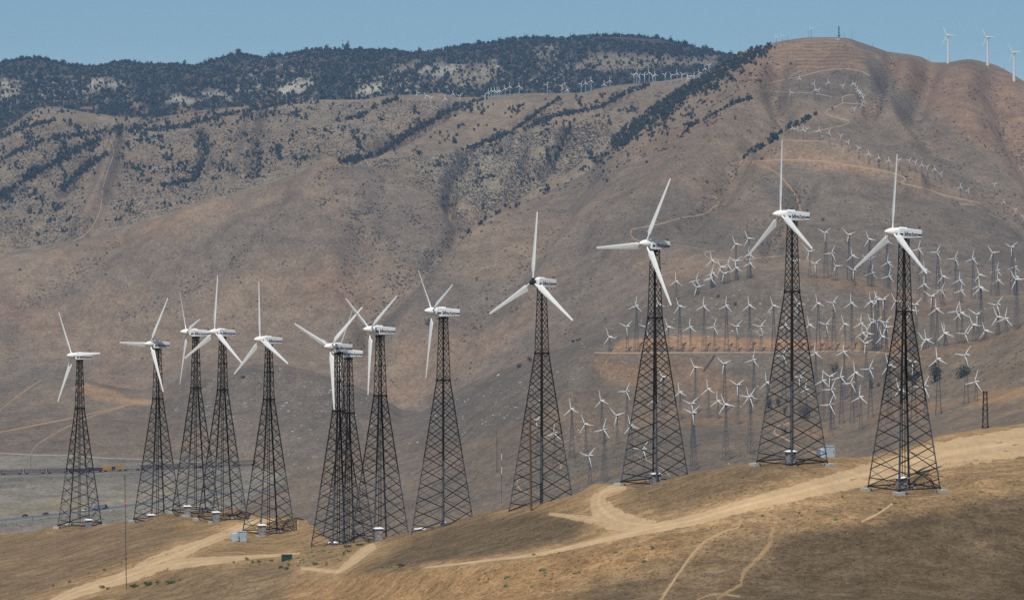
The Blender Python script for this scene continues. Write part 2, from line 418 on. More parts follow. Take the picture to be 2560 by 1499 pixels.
A_TAN = np.array([.240, .158, .083]); A_BROWN = np.array([.178, .125, .075]); A_DARK = np.array([.088, .066, .043])
A_OR = np.array([.285, .175, .085]); A_DIRT = np.array([.46, .325, .188]); A_MID = np.array([.160, .119, .079])
A_GREY = np.array([.132, .107, .079]); A_MIDOR = np.array([.25, .150, .080]); A_B = np.array([.195, .143, .094])
A_BG = np.array([.132, .107, .081]); A_VAL = np.array([.195, .168, .126]); A_F = np.array([.185, .139, .090])
A_FP = np.array([.215, .176, .120]); A_G = np.array([.055, .051, .038]); A_PALE = np.array([.36, .325, .25])
A_E = np.array([.220, .139, .086]); A_GO = np.array([.17, .143, .098])
base(0, 3, A_DARK); base(3, 7.5, A_TAN); base(7.5, 12.5, A_MID); base(12.5, 16.5, A_B); base(16.5, 19.6, A_F); base(19.6, 99, A_G)
def broad(s0, s1, sx, sy, seed, c, lo, hi, k):
    r = np.where((SROW >= s0) & (SROW < s1))[0]; sub = (slice(r[0], r[-1] + 1), slice(0, NC_))
    n = fbm(GX[sub] / sx, GY[sub] / sy, 4, seed)
    blend_region(sub, k * sm(n, lo, hi), c)
broad(7.5, 12.5, 160, 200, 21, A_GREY, -.1, .35, .8)
broad(7.5, 12.5, 90, 120, 22, A_MIDOR, .2, .6, .35)
broad(12.5, 16.5, 240, 420, 23, A_BG, -.1, .4, .75)
broad(12.5, 16.5, 150, 300, 24, A_E, .05, .5, .6)
broad(16.5, 19.6, 220, 400, 25, A_FP, -.1, .4, .7)
broad(3, 7.5, 22, 26, 26, A_BROWN, -.2, .35, .75)
broad(3, 7.5, 9, 10, 27, A_OR, .15, .6, .35)

# near ridge
NEAR = (2.5, 7.0)
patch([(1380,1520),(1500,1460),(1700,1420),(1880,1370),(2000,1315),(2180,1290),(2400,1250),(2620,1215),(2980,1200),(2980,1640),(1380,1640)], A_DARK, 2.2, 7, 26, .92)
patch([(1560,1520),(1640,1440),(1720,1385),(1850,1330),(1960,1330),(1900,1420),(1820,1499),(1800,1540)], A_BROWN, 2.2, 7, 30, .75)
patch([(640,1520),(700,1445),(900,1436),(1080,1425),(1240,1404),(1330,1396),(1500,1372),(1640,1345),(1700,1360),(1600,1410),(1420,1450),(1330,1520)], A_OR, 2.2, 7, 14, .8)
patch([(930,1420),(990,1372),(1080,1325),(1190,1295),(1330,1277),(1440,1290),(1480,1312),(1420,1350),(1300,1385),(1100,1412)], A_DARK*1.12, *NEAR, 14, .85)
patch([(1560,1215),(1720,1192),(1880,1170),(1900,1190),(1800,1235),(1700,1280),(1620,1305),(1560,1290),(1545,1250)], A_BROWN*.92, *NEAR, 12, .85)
patch([(0,1345),(140,1328),(300,1320),(420,1318),(520,1330),(420,1365),(300,1412),(160,1470),(0,1520),(-380,1560),(-380,1370)], A_BROWN*.98, *NEAR, 14, .9)
patch([(300,1499),(420,1450),(560,1410),(700,1405),(760,1430),(700,1500),(500,1540)], A_BROWN*1.0, 2.2, 7, 12, .8)
patch([(410,1400),(470,1372),(560,1345),(700,1340),(760,1345),(760,1375),(640,1385),(500,1398)], A_TAN*.95, *NEAR, 10, .8)
patch([(2150,1190),(2300,1130),(2480,1100),(2620,1080),(2620,1066),(2400,1090),(2250,1118),(2130,1150)], A_OR*.95, *NEAR, 6, .8)
patch([(1830,1290),(2000,1235),(2150,1235),(2360,1235),(2420,1200),(2600,1150),(2600,1210),(2350,1270),(2150,1310),(1980,1330),(1850,1320)], A_TAN*1.02, *NEAR, 16, .8)
for pth_, hw_ in (([(1062,1418),(1241,1397),(1437,1365),(1544,1339)], 10), ([(1544,1339),(1660,1314),(1839,1269),(2017,1222)], 26), ([(2017,1222),(2178,1180),(2339,1134),(2600,1085)], 42), ([(1600,1312),(1544,1306),(1510,1282),(1495,1258),(1498,1238),(1530,1222)], 40),
                 ([(90,1530),(179,1484),(286,1450),(393,1408),(450,1380)], 26), ([(450,1380),(571,1332),(640,1302)], 20), ([(420,1412),(536,1400),(643,1390),(750,1382)], 12), ([(752,1419),(840,1428),(901,1385),(940,1363)], 18), ([(1853,1303),(1814,1326),(1760,1354),(1696,1433),(1650,1499)], 3),
                 ([(1932,1310),(1926,1360),(1895,1395),(1862,1425),(1850,1460),(1800,1490)], 4)):
    streak(pth_, hw_ * 1.15, A_TAN * 1.3, 2.2, 7, .75, hw_ * .8)
broad(2.5, 7.0, 5, 3, 28, A_OR * .9, .3, .75, .3)
# valley floor, left
VAL = (7.5, 9.25)
patch([(-380,1420),(-380,1128),(0,1134),(170,1139),(400,1150),(520,1158),(640,1165),(720,1185),(640,1240),(540,1290),(420,1420)], A_VAL, 7.5, 9.3, 10)
patch([(-380,1300),(0,1270),(150,1245),(260,1250),(420,1225),(430,1240),(200,1275),(0,1290)], np.array([.25,.205,.12]), *VAL, 10, .6)
for pth, hw, kk in ((((-380,1222),(0,1200),(120,1193),(230,1190),(400,1180)), 6, .6), (((0,1215),(60,1212)), 4, .5),
                    (((-380,1335),(0,1316),(120,1300),(300,1280)), 9, .5), (((60,1240),(160,1240)), 3, .5), (((250,1150),(420,1152),(600,1158)), 5, .5)):
    streak(pth, hw, np.array([.125,.116,.086]), *VAL, k=kk)
# low hill, left
patch([(180,970),(215,955),(260,968),(320,992),(372,1000),(380,1010),(300,1010),(240,1000)], A_MIDOR*1.3, 8.8, 12.5, 5, .9)
patch([(0,1130),(0,1020),(90,950),(200,965),(330,1010),(360,1040),(200,1100)], A_MID*1.08, 8.8, 12.5, 20, .5)
# rocky hills C and D
patch([(400,1000),(470,952),(620,915),(700,912),(840,950),(1000,1025),(900,1080),(760,1160),(560,1120)], A_GREY, 8.8, 12.5, 18, .85)
patch([(1010,1040),(1180,960),(1400,875),(1560,800),(1700,720),(1900,670),(2150,690),(2200,760),(2000,835),(1500,880),(1450,960),(1300,1060),(1100,1110)], A_GREY, 8.8, 12.6, 18, .9)
patch([(1530,876),(1560,846),(1640,842),(1740,838),(1900,846),(2000,850),(2080,852),(2200,862),(2260,850),(2265,885),(2200,876),(2090,870),(1900,876)], A_MIDOR*1.05, 9.9, 12.2, 5, .95)
patch([(1490,895),(1560,905),(1610,930),(1600,965),(1540,960),(1490,925)], A_MIDOR*.9, 8.8, 10.2, 16, .7)
patch([(1600,890),(1760,900),(1850,960),(1840,1010),(1700,960),(1620,930)], A_MIDOR*.85, 8.8, 10.2, 14, .5)
patch([(1940,700),(2040,688),(2150,700),(2260,735),(2400,768),(2340,780),(2200,745),(2050,708)], A_MIDOR*.8, 10.8, 13.0, 6, .55)
patch([(2250,905),(2310,874),(2450,848),(2600,800),(2600,825),(2450,875),(2330,900)], A_MIDOR*.85, 9.2, 10.1, 8, .45)
patch([(2260,960),(2330,900),(2600,830),(2600,960),(2420,975),(2330,1030),(2200,1060)], A_MID*1.05, 8.2, 10.1, 14, .7)
patch([(2410,1020),(2450,990),(2520,972),(2600,958),(2600,985),(2520,1003),(2440,1015)], A_OR, 7.6, 9.3, 5, .9)
patch([(2150,1060),(2210,1015),(2320,1000),(2400,1010),(2330,1035),(2250,1050)], A_MIDOR*.9, 7.8, 9.6, 8, .6)
patch([(1690,1050),(1800,1040),(1900,1035),(1960,1032),(1960,1046),(1850,1058),(1690,1066)], A_MIDOR*.9, 8.0, 10, 5, .6)
patch([(1960,1060),(2060,1075),(2100,1090),(2060,1100),(1990,1090)], A_MIDOR*.9, 8.0, 10, 6, .7)
patch([(2380,770),(2600,735),(2600,790),(2450,842),(2330,860),(2280,840)], A_GREY, 9.9, 12.6, 10, .7)
# brown mountain B and E face
patch([(900,400),(1000,440),(1130,540),(1150,620),(1060,700),(960,620),(880,520),(830,450)], A_BG, 12.6, 16.4, 24, .8)
patch([(1560,600),(1620,500),(1720,480),(1760,540),(1900,560),(2000,640),(1760,640)], A_GREY, 12.6, 16.4, 16, .85)
patch([(1880,440),(1960,410),(2150,440),(2300,480),(2500,530),(2620,560),(2620,740),(2250,720),(2050,660),(1980,560)], A_GREY*.96, 12.6, 16.4, 16, .85)
patch([(1840,410),(1930,385),(2050,380),(2200,420),(2230,440),(2100,425),(1960,405),(1900,420)], A_E*1.1, 12.6, 16.4, 8, .8)
patch([(1960,330),(2080,300),(2200,300),(2400,420),(2560,520),(2500,520),(2330,430),(2150,370),(2050,345)], A_GREY, 12.6, 16.4, 14, .75)
patch([(1900,250),(1960,200),(2080,175),(2200,200),(2240,250),(2140,260),(2010,252)], A_GREY, 12.6, 16.6, 10, .7)
patch([(2100,120),(2180,130),(2260,230),(2420,350),(2560,470),(2600,560),(2480,470),(2300,340),(2180,230)], A_GREY*1.02, 12.6, 16.6, 12, .7)
patch([(2200,140),(2330,160),(2480,170),(2600,215),(2600,420),(2450,360),(2320,270),(2240,200)], A_E*1.02, 12.6, 16.6, 14, .8)
patch([(1900,125),(1990,105),(2130,110),(2160,165),(2080,175),(1950,190),(1860,220),(1840,190)], A_E, 12.6, 16.6, 10, .75)
for vv in (104, 112, 121, 130, 138, 147, 156, 166):
    a_ = (1985 if vv < 120 else 1930) + (vv * 13) % 37
    streak(((a_, vv + 2), (2020, vv + 3), (2100, vv), (2135 if vv < 125 else 2165, vv + 5)), 1.6, A_MIDOR * 1.2, 14.5, 16.6, .4 + .3 * ((vv * 7) % 5) / 5, 1.2)
    streak(((a_ + 5, vv + 6), (2060, vv + 6), (2120, vv + 4)), 2.0, A_GREY * .85, 14.5, 16.6, .5, 1.6)
# far hills: pale rock and grass openings
for poly, c, s0, s1 in (
    ([(690,240),(700,215),(740,205),(780,196),(785,208),(750,235)], A_PALE, 16.8, 22.2), ([(500,232),(540,226),(580,246),(560,250)], A_PALE, 16.8, 22.2),
    ([(410,255),(440,240),(500,250),(470,262)], A_PALE*.9, 16.8, 22.2), ([(0,250),(0,200),(40,205),(50,235)], A_PALE*.85, 19.6, 22.2),
    ([(205,235),(230,200),(270,195),(305,215),(260,225)], A_PALE*.9, 19.6, 22.2), ([(885,240),(910,215),(955,208),(960,230),(920,240)], A_PALE, 19.6, 22.2),
    ([(1040,185),(1070,163),(1140,160),(1150,175),(1090,190)], A_PALE*.85, 19.6, 22.2), ([(985,178),(1030,155),(1055,155),(1010,180)], A_GO*1.15, 19.6, 22.2),
    ([(1330,128),(1360,110),(1385,118),(1370,145),(1345,145)], A_GO*1.15, 19.6, 22.2), ([(1440,172),(1480,135),(1560,135),(1700,146),(1790,140),(1800,160),(1680,160),(1590,175),(1500,180)], A_FP*.95, 19.6, 22.2),
    ([(1120,195),(1150,165),(1240,155),(1250,180),(1210,215),(1140,215)], A_FP*.9, 19.6, 22.2), ([(200,270),(215,258),(245,268),(240,285)], A_E, 17, 22.2),
    ([(315,250),(330,248),(380,275),(345,282)], A_E, 17, 22.2), ([(440,285),(450,262),(480,265),(500,285)], A_E, 17, 22.2),
    ([(0,380),(60,330),(110,275),(250,290),(240,320),(150,335),(60,380),(0,400)], A_F*1.02, 16.8, 20, ), ([(860,400),(1000,330),(1150,265),(1290,245),(1330,260),(1230,335),(1080,385),(950,410)], A_F*1.1, 16.8, 19.3),
    ([(1330,320),(1450,250),(1620,225),(1640,235),(1560,300),(1500,350),(1420,330)], A_F*1.05, 16.8, 19.3), ([(1010,400),(1150,360),(1350,330),(1420,360),(1350,470),(1200,520),(1100,460)], A_FP*.95, 16.4, 19.2),
    ([(230,345),(290,350),(280,420),(250,520),(220,590),(180,600),(160,560),(220,470)], A_B, 16.4, 19.2),
):
    patch(poly, c, s0, s1, 7, .9)

PALE_ZONES = [[(-20,262),(-20,185),(60,190),(340,195),(330,240),(180,262)], [(470,258),(500,222),(600,200),(640,150),(760,150),(800,200),(800,252)], [(860,255),(880,200),(1000,150),(1150,145),(1270,150),(1260,215),(1100,240)], [(1280,235),(1300,180),(1400,120),(1440,170),(1420,235)]]
def pale_spots(u, v):
    z = np.zeros(np.shape(u))
    for q in PALE_ZONES: z = np.maximum(z, poly_w(np.asarray(u, float), np.asarray(v, float), q, 16))
    return z * sm(fbm(u / 13 - v / 16, v / 5, 4, 201), .08, .34)
r_ = np.where((SROW >= 19.6) & (SROW < 22.3))[0]; sub_ = (slice(r_[0], r_[-1] + 1), slice(0, NC_))
blend_region(sub_, .85 * pale_spots(GU[sub_], GV[sub_]), A_PALE * .85)
blend_region(sub_, .7 * sm(fbm(GU[sub_] / 50, GV[sub_] / 18, 4, 207), .05, .4), np.array([.105, .078, .055]))

# ------------------------------------------------------------------ materials
def mat(name, color, rough=0.8, metal=0.0, bump=None, var=None, attr=False, spec=0.3):
    m = bpy.data.materials.new(name); m.use_nodes = True
    nt = m.node_tree; b = nt.nodes["Principled BSDF"]
    b.inputs['Roughness'].default_value = rough; b.inputs['Metallic'].default_value = metal
    b.inputs['Specular IOR Level'].default_value = spec
    col = None
    if attr:
        a = nt.nodes.new("ShaderNodeVertexColor"); a.layer_name = "Col"; col = a.outputs[0]
    if var:
        sc, lo, hi = var
        tc = nt.nodes.new("ShaderNodeTexCoord"); n = nt.nodes.new("ShaderNodeTexNoise")
        n.inputs['Scale'].default_value = sc; n.inputs['Detail'].default_value = 6; n.inputs['Roughness'].default_value = .6
        nt.links.new(tc.outputs['Object'], n.inputs['Vector'])
        r = nt.nodes.new("ShaderNodeMapRange"); r.inputs[1].default_value = .3; r.inputs[2].default_value = .7
        r.inputs[3].default_value = lo; r.inputs[4].default_value = hi
        nt.links.new(n.outputs['Fac'], r.inputs[0])
        mx = nt.nodes.new("ShaderNodeMix"); mx.data_type = 'RGBA'; mx.blend_type = 'MULTIPLY'; mx.inputs[0].default_value = 1
        if col is not None: nt.links.new(col, mx.inputs[6])
        else: mx.inputs[6].default_value = (*color, 1)
        nt.links.new(r.outputs[0], mx.inputs[7]); col = mx.outputs[2]
    if col is not None: nt.links.new(col, b.inputs['Base Color'])
    else: b.inputs['Base Color'].default_value = (*color, 1)
    return m

def ground_material(name, octs, contrast):
    """soil: the vertex colour of each place, broken up by several scales of noise."""
    m = bpy.data.materials.new(name); m.use_nodes = True
    nt = m.node_tree; b = nt.nodes["Principled BSDF"]; b.inputs['Roughness'].default_value = .95; b.inputs['Specular IOR Level'].default_value = .1
    a = nt.nodes.new("ShaderNodeVertexColor"); a.layer_name = "Col"
    tc = nt.nodes.new("ShaderNodeTexCoord"); col = a.outputs[0]
    for k, (sx, sy, sz, det, lo, hi) in enumerate(octs):
        mp = nt.nodes.new("ShaderNodeMapping"); mp.inputs['Scale'].default_value = (sx, sy, sz)
        mp.inputs['Location'].default_value = (13.7 * k, 5.1 * k, 2.2 * k)
        nt.links.new(tc.outputs['Object'], mp.inputs['Vector'])
        n = nt.nodes.new("ShaderNodeTexNoise"); n.inputs['Scale'].default_value = 1; n.inputs['Detail'].default_value = det
        n.inputs['Roughness'].default_value = .62
        nt.links.new(mp.outputs[0], n.inputs['Vector'])
        r = nt.nodes.new("ShaderNodeMapRange"); r.inputs[1].default_value = .34; r.inputs[2].default_value = .66
        r.inputs[3].default_value = lo; r.inputs[4].default_value = hi
        nt.links.new(n.outputs['Fac'], r.inputs[0])
        mx = nt.nodes.new("ShaderNodeMix"); mx.data_type = 'RGBA'; mx.blend_type = 'MULTIPLY'; mx.inputs[0].default_value = contrast
        nt.links.new(col, mx.inputs[6]); nt.links.new(r.outputs[0], mx.inputs[7]); col = mx.outputs[2]
    nt.links.new(col, b.inputs['Base Color'])
    return m

M_NEAR = ground_material("near_soil", [(.09, .05, .09, 5, .86, 1.16), (.28, .42, .5, 5, .72, 1.28), (1.7, 2.0, 2.2, 4, .70, 1.28)], 1.0)
M_FAR = ground_material("hill_soil", [(.006, .003, .006, 6, .86, 1.14), (.05, .022, .05, 6, .82, 1.18), (.28, .12, .28, 4, .76, 1.22)], 1.0)
M_ROAD = mat("dirt_road", (0, 0, 0), .95, attr=True, var=(.35, .86, 1.12), spec=.1)
M_WHITE = mat("white_gelcoat", (.82, .82, .80), .35, var=(.8, .88, 1.02), spec=.4)
M_WHITE_FAR = mat("white_paint", (.72, .72, .70), .5)
M_STEEL_G = mat("galvanised_steel", (.085, .096, .115), .7, .1, var=(1.5, .75, 1.2))
M_STEEL_D = mat("weathered_steel", (.020, .0175, .0155), .8, 0, var=(1.5, .7, 1.4), spec=.15)
M_STEEL_F = mat("grey_steel", (.070, .076, .086), .7, .1)
M_NAVY = mat("navy_paint", (.018, .03, .10), .4)
M_BLUE = mat("blue_paint", (.022, .045, .16), .4)
M_CONC = mat("concrete", (.40, .40, .37), .9, var=(2.0, .8, 1.1))
M_CAB = mat("cabinet_paint", (.27, .27, .275), .6, var=(3.0, .4, 1.3))
M_CABTOP = mat("cabinet_roof", (.80, .80, .80), .5)
M_DARK = mat("dark_metal", (.03, .03, .032), .6)
M_TUBE = mat("pale_tube", (.62, .64, .66), .5)
M_TUBE_B = mat("blue_grey_tube", (.27, .32, .38), .5)
M_TRAFO = mat("transformer_grey", (.36, .44, .50), .5, var=(1.0, .9, 1.08))
M_GREEN = mat("green_box", (.022, .062, .05), .5, var=(1.0, .85, 1.15))
M_WOOD = mat("pole_wood", (.16, .095, .052), .9, var=(2.0, .7, 1.2))
M_WOOD_G = mat("grey_pole_wood", (.07, .062, .055), .9)
M_LEAF = mat("tree_foliage", (0, 0, 0), .9, attr=True, spec=.1)
M_BARK = mat("bark", (.09, .065, .05), .9)
M_ROCK = mat("pale_rock", (0, 0, 0), .9, attr=True, spec=.1)
M_ASPHALT = mat("asphalt", (.115, .118, .12), .9, var=(.05, .9, 1.1))
M_BALLAST = mat("rail_ballast", (.095, .082, .078), .95)
# ------------------------------------------------------------------ the land as meshes (split along hidden hollows, edges shared)
def land(name, r0, r1, material):
    nr = r1 - r0 + 1
    v = np.stack([GX[r0:r1 + 1], GY[r0:r1 + 1], GZ[r0:r1 + 1]], -1).reshape(-1, 3)
    i = np.arange(nr - 1)[:, None] * NC_ + np.arange(NC_ - 1)[None, :]
    f = np.stack([i, i + 1, i + 1 + NC_, i + NC_], -1).reshape(-1, 4)
    me = raw_mesh(name, v, f, [material], True, COL[r0:r1 + 1].reshape(-1, 3))
    return tag(new_obj(name, me), kind="structure")
def row_of(s): return int(np.argmin(np.abs(SROW - s)))
R7, R13, R20 = row_of(7), row_of(13), row_of(20)
land("ground", 0, R7, M_NEAR)
land("hills", R7, R13, M_FAR)
land("mountains", R13, R20, M_FAR)
land("far_mountains", R20, NR - 1, M_FAR)

# ------------------------------------------------------------------ roads and tracks: real strips lying on the land
def smooth_path(path, step):
    P = np.array(path, float)
    d = np.concatenate([[0], np.cumsum(np.hypot(*np.diff(P[:, :2], axis=0).T))])
    t = np.arange(0, d[-1], step)
    return np.stack([pchip(d, P[:, k], t) for k in range(P.shape[1])], 1)

def strip(name, path, color, step=3.0, lift=None, s0=0, s1=99, across=9, edge_col=None, rough=.25, material=None, kind="structure", join=None):
    """path of (column, row, half width); laid on the land and lifted a few centimetres."""
    Q = smooth_path(path, step)
    tang = np.gradient(Q[:, :2], axis=0); tang /= np.linalg.norm(tang, axis=1)[:, None] + 1e-9
    nrm = np.stack([-tang[:, 1], tang[:, 0]], 1)
    n = len(Q); ks = np.linspace(-1, 1, across)
    edge = 1 + rough * fbm(np.arange(n) / 6.0, np.full(n, 3.3), 3, 71)
    edge2 = 1 + rough * fbm(np.arange(n) / 6.0, np.full(n, 9.3), 3, 72)
    w = Q[:, 2][:, None] * np.where(ks[None] < 0, edge[:, None], edge2[:, None])
    uu = Q[:, 0][:, None] + nrm[:, 0][:, None] * ks[None] * w
    vv = Q[:, 1][:, None] + nrm[:, 1][:, None] * ks[None] * w
    p, s, ok = hit(uu.ravel(), vv.ravel())
    good = ok & (s >= s0) & (s <= s1)
    if lift is None: lift = np.where(p[:, 1] < 800, .025, .15 + p[:, 1] * 4e-5)
    edge_k = np.where(np.abs(ks) > .99, -1.0, 1.0)[None].repeat(n, 0).ravel()
    p = p.copy(); p[:, 2] += lift * np.where(edge_k < 0, -3.0, 1.0)
    good = good.reshape(n, across); Yg = p[:, 1].reshape(n, across)
    i = np.arange(n - 1)[:, None] * across + np.arange(across - 1)[None]
    f = np.stack([i, i + 1, i + 1 + across, i + across], -1).reshape(-1, 4)
    gf = good.ravel()[f].all(1)
    yy = Yg.ravel()[f]; gf &= (yy.max(1) - yy.min(1)) < np.maximum(9, yy.min(1) * .035)
    f = f[gf]
    nn = fbm(uu / 14, vv / 3.5, 4, 88).ravel()
    rut = np.cos(ks * 9.4)[None].repeat(n, 0).ravel()
    c = np.asarray(color)[None] * (1 + .17 * nn + .11 * rut)[:, None]
    if edge_col is None and join is not None or name in ("spur_road", "footpath"): edge_col = A_TAN * 1.15 if np.median(p[:, 1]) < 800 else None
    if edge_col is not None:
        we = (np.abs(ks) ** 4)[None].repeat(n, 0).ravel()[:, None] * np.clip(.85 + .8 * nn, 0, 1)[:, None]
        c = c * (1 - we) + np.asarray(edge_col)[None] * we
    fl = f[:, ::-1] if len(f) and np.cross(p[f[0, 1]] - p[f[0, 0]], p[f[0, 2]] - p[f[0, 0]])[2] < 0 else f
    if join is not None:
        join.append((p, fl, c)); return None
    return strips_obj(name, [(p, fl, c)], material or M_ROAD, kind)

def strips_obj(name, lst, material, kind="structure"):
    vs, fs, cs, b = [], [], [], 0
    for p, f, c in lst:
        vs.append(p); fs.append(f + b); cs.append(c); b += len(p)
    me = raw_mesh(name, np.concatenate(vs), np.concatenate(fs), [material], True, np.concatenate(cs))
    return tag(new_obj(name, me), kind=kind)

NEARD = A_DIRT; ORD = np.array([.34, .205, .115]); FARD = np.array([.36, .256, .165]); PALD = np.array([.33, .27, .19])
# ridge road with its branches
j = []
strip("", [(1062,1418,2),(1150,1408,3),(1241,1397,3.5),(1330,1387,4.5),(1437,1365,7),(1544,1339,10),(1660,1314,14),(1730,1300,16),(1839,1269,19),(2017,1224,25),(2178,1182,32),(2300,1150,37),(2339,1140,39),(2450,1120,43),(2590,1098,46),(2800,1060,48)], NEARD, s1=7, join=j)
strips_obj("dirt_road", j, M_ROAD)
j = []
strip("", [(1640,1312,14),(1580,1308,26),(1535,1296,36),(1508,1276,34),(1496,1256,28),(1500,1238,20),(1525,1223,13),(1565,1215,8)], NEARD*.97, s1=7, join=j)
strip("", [(1372,1284,4),(1410,1288,7),(1450,1294,10),(1500,1302,14),(1560,1310,16)], NEARD*.9, s1=7, join=j)
strips_obj("side_road", j, M_ROAD)
j = []
strip("", [(90,1530,16),(179,1484,16),(286,1450,17),(340,1432,21),(393,1408,26),(450,1380,21),(500,1360,14),(571,1332,13),(607,1316,13),(640,1302,9),(690,1298,5)], NEARD, s1=7, join=j)
strips_obj("access_road", j, M_ROAD)
strip("spur_road", [(420,1412,16),(480,1404,15),(536,1400,12),(600,1394,8),(643,1390,6),(700,1386,4),(750,1382,3)], NEARD*.96, s1=7)
j = []
strip("", [(752,1419,4),(800,1424,6),(840,1428,7),(870,1410,11),(901,1385,14),(925,1370,13),(940,1363,8)], NEARD*.97, s1=7, join=j)
strips_obj("pad_road", j, M_ROAD)
strip("footpath", [(1853,1303,2),(1846,1316,2),(1814,1326,2),(1760,1354,2.2),(1724,1393,2.6),(1696,1433,2.8),(1660,1488,3),(1640,1520,3)], NEARD*.78, s1=7, rough=.5)
strip("footpath", [(1932,1322,1.6),(1926,1360,2),(1895,1395,2),(1862,1425,2),(1850,1460,2),(1815,1480,2),(1770,1520,2)], NEARD*.58, s1=7, rough=.7)
strip("footpath", [(1850,1490,2.5),(1790,1484,2),(1740,1500,2),(1700,1520,2)], NEARD*.66, s1=7, rough=.7)
strip("footpath", [(2231,1258,3.5),(2200,1280,3),(2153,1304,3)], NEARD*.85, s1=7, rough=.5)
# valley
strip("highway", [(-380,1352,5),(0,1300,4.4),(150,1284,4.2),(270,1270,4),(330,1262,3.8),(420,1250,3.4),(560,1234,3),(700,1222,2.6)], np.array([.12,.12,.12]), s0=7.5, s1=10, rough=.03, across=5, material=M_ASPHALT)
def edge_line(off):
    return [(-380,1352+off,.5),(0,1300+off,.5),(150,1284+off,.5),(270,1270+off,.45),(330,1262+off,.45),(420,1250+off*.9,.4),(560,1234+off*.8,.4)]
j = []
for off in (4.8, -4.6): strip("", edge_line(off), np.array([.2,.19,.165]), s0=7.5, s1=10, rough=.02, across=3, lift=.5, join=j)
strips_obj("highway_markings", j, M_ROAD)
strip("railway", [(-380,1210,2.6),(0,1187,2.2),(160,1183,2.2),(330,1176,2.1),(480,1170,2),(640,1163,1.8),(700,1160,1.6)], np.array([.095,.082,.078]), s0=7.5, s1=10, rough=.1, across=4, material=M_BALLAST)
# orange and pale tracks on the far slopes
far_tracks = [
 ([(-200,1128,1.4),(0,1132,1.5),(80,1136,1.6),(170,1138,1.6),(260,1144,1.3),(400,1149,1),(560,1160,.8)], PALD*1.1),
 ([(-60,1092,2),(0,1080,2.2),(110,1058,2.4),(200,1040,2.4),(300,1016,2.2),(372,1002,2)], ORD*1.08), ([(75,1135,2),(92,1112,2.2),(122,1092,2),(165,1068,2),(230,1040,2),(310,1016,2)], FARD*.92),
 ([(-40,1060,2.5),(0,1025,2.5),(50,985,2.5),(104,948,2.5)], FARD*.85),
 ([(1485,881,2),(1540,882,2.6),(1700,881,2.2),(1900,880,2),(2050,878,2.4),(2120,875,3),(2200,881,3.5),(2262,892,4)], FARD),
 ([(1826,408,2.4),(1860,404,3),(1900,412,3.2),(1940,431,3.4),(1965,456,4),(1990,490,4.5),(2003,530,5)], ORD*1.0),
 ([(1830,410,2),(1880,404,2),(1952,400,2.4),(2043,402,2.8),(2110,411,3),(2177,422,2.6),(2218,430,2.4),(2252,440,2.6),(2264,448,2.4),(2253,456,2.4),(2280,464,2.4),(2320,474,2.2),(2357,487,2.2),(2407,498,2.6),(2450,507,3.6)], FARD),
 ([(2017,333,1.6),(2077,320,1.6),(2118,309,1.8),(2122,305,2),(2077,289,2.4),(2062,281,2.6),(2072,274,2.6),(2093,265,2.6),(2106,256,2.6),(2106,246,2.6),(2114,239,1.8),(2140,237,1.4)], FARD*.97),
 ([(2107,257,2),(2130,259,2),(2170,258,1.8),(2180,252,1.4)], FARD*.9),
 ([(1890,225,1.5),(1927,208,1.8),(1993,193,1.8),(2060,177,1.8),(2110,172,2),(2150,178,2.5),(2175,190,2)], FARD*.92), ([(1902,227,1.2),(1960,230,1.2),(2027,233,1.3),(2060,238,1.6),(2083,243,1.4)], FARD*.9),
 ([(1965,110,1.3),(2010,120,1.2),(2060,129,1.4),(2075,132,1.6),(2060,142,1.4)], FARD*.9), ([(2000,104,1.4),(2020,99,1.2),(2100,98,1.2)], FARD*.85),
 ([(1962,350,2),(2010,352,2.5),(2060,354,2),(2095,362,2.4),(2128,369,2)], FARD*.9),
 ([(1767,489,2),(1792,495,2.2),(1797,507,2.4),(1782,520,2.4),(1765,533,2.2),(1700,546,1.8),(1640,562,1.6),(1600,569,1.6),(1578,575,2.2),(1577,586,2.6),(1592,600,2.4),(1604,604,2)], FARD*.97),
 ([(1690,612,1.4),(1740,620,1.4),(1770,628,1.4)], FARD*.8), ([(1788,627,1.4),(1766,629,2.4),(1762,636,2.8),(1778,646,2.4),(1830,651,1.8),(1890,646,2),(1955,639,2.2)], FARD),
 ([(1973,1056,4),(1940,1068,4),(1936,1080,4.4),(1960,1094,4.4),(2000,1116,4.2),(2044,1134,4)], ORD*1.25), ([(1583,1135,2.6),(1650,1167,2.8),(1677,1190,3)], FARD), ([(1300,1195,3),(1291,1206,4),(1300,1222,3.5),(1335,1240,3)], FARD*.92),
 ([(1396,1157,5),(1404,1166,4),(1398,1172,3)], ORD*1.2), ([(1820,1155,2.5),(1826,1166,3),(1822,1174,3)], ORD*1.3),
 ([(275,345,2.4),(285,380,2.6),(272,420,2.8),(258,470,3),(252,520,3.2),(238,555,2.8),(214,586,2.2),(180,605,1.6)], FARD*.98), ([(990,1012,1.6),(1030,1014,1.4),(1060,1014,1.2)], FARD*.85), ([(1060,262,.9),(1085,267,1),(1100,273,1)], PALD),
 ([(2432,506,3),(2400,511,3),(2440,512,3)], FARD*.85), ([(2525,535,1.6),(2500,545,2),(2470,533,2)], FARD*.85),
]
j = []
for pth, c in far_tracks:
    strip("", pth, c, s0=7.2, step=2.5, rough=.45, across=4, join=j)
strips_obj("hill_tracks", j, M_ROAD)

# ------------------------------------------------------------------ plants and rocks that nobody could count
def in_poly(u, v, poly):
    P = np.array(poly, float); inside = np.zeros(u.shape, bool)
    for (x1, y1), (x2, y2) in zip(P, np.roll(P, -1, 0)):
        if y1 != y2:
            inside ^= ((y1 > v) != (y2 > v)) & (u < (x2 - x1) * (v - y1) / (y2 - y1) + x1)
    return inside

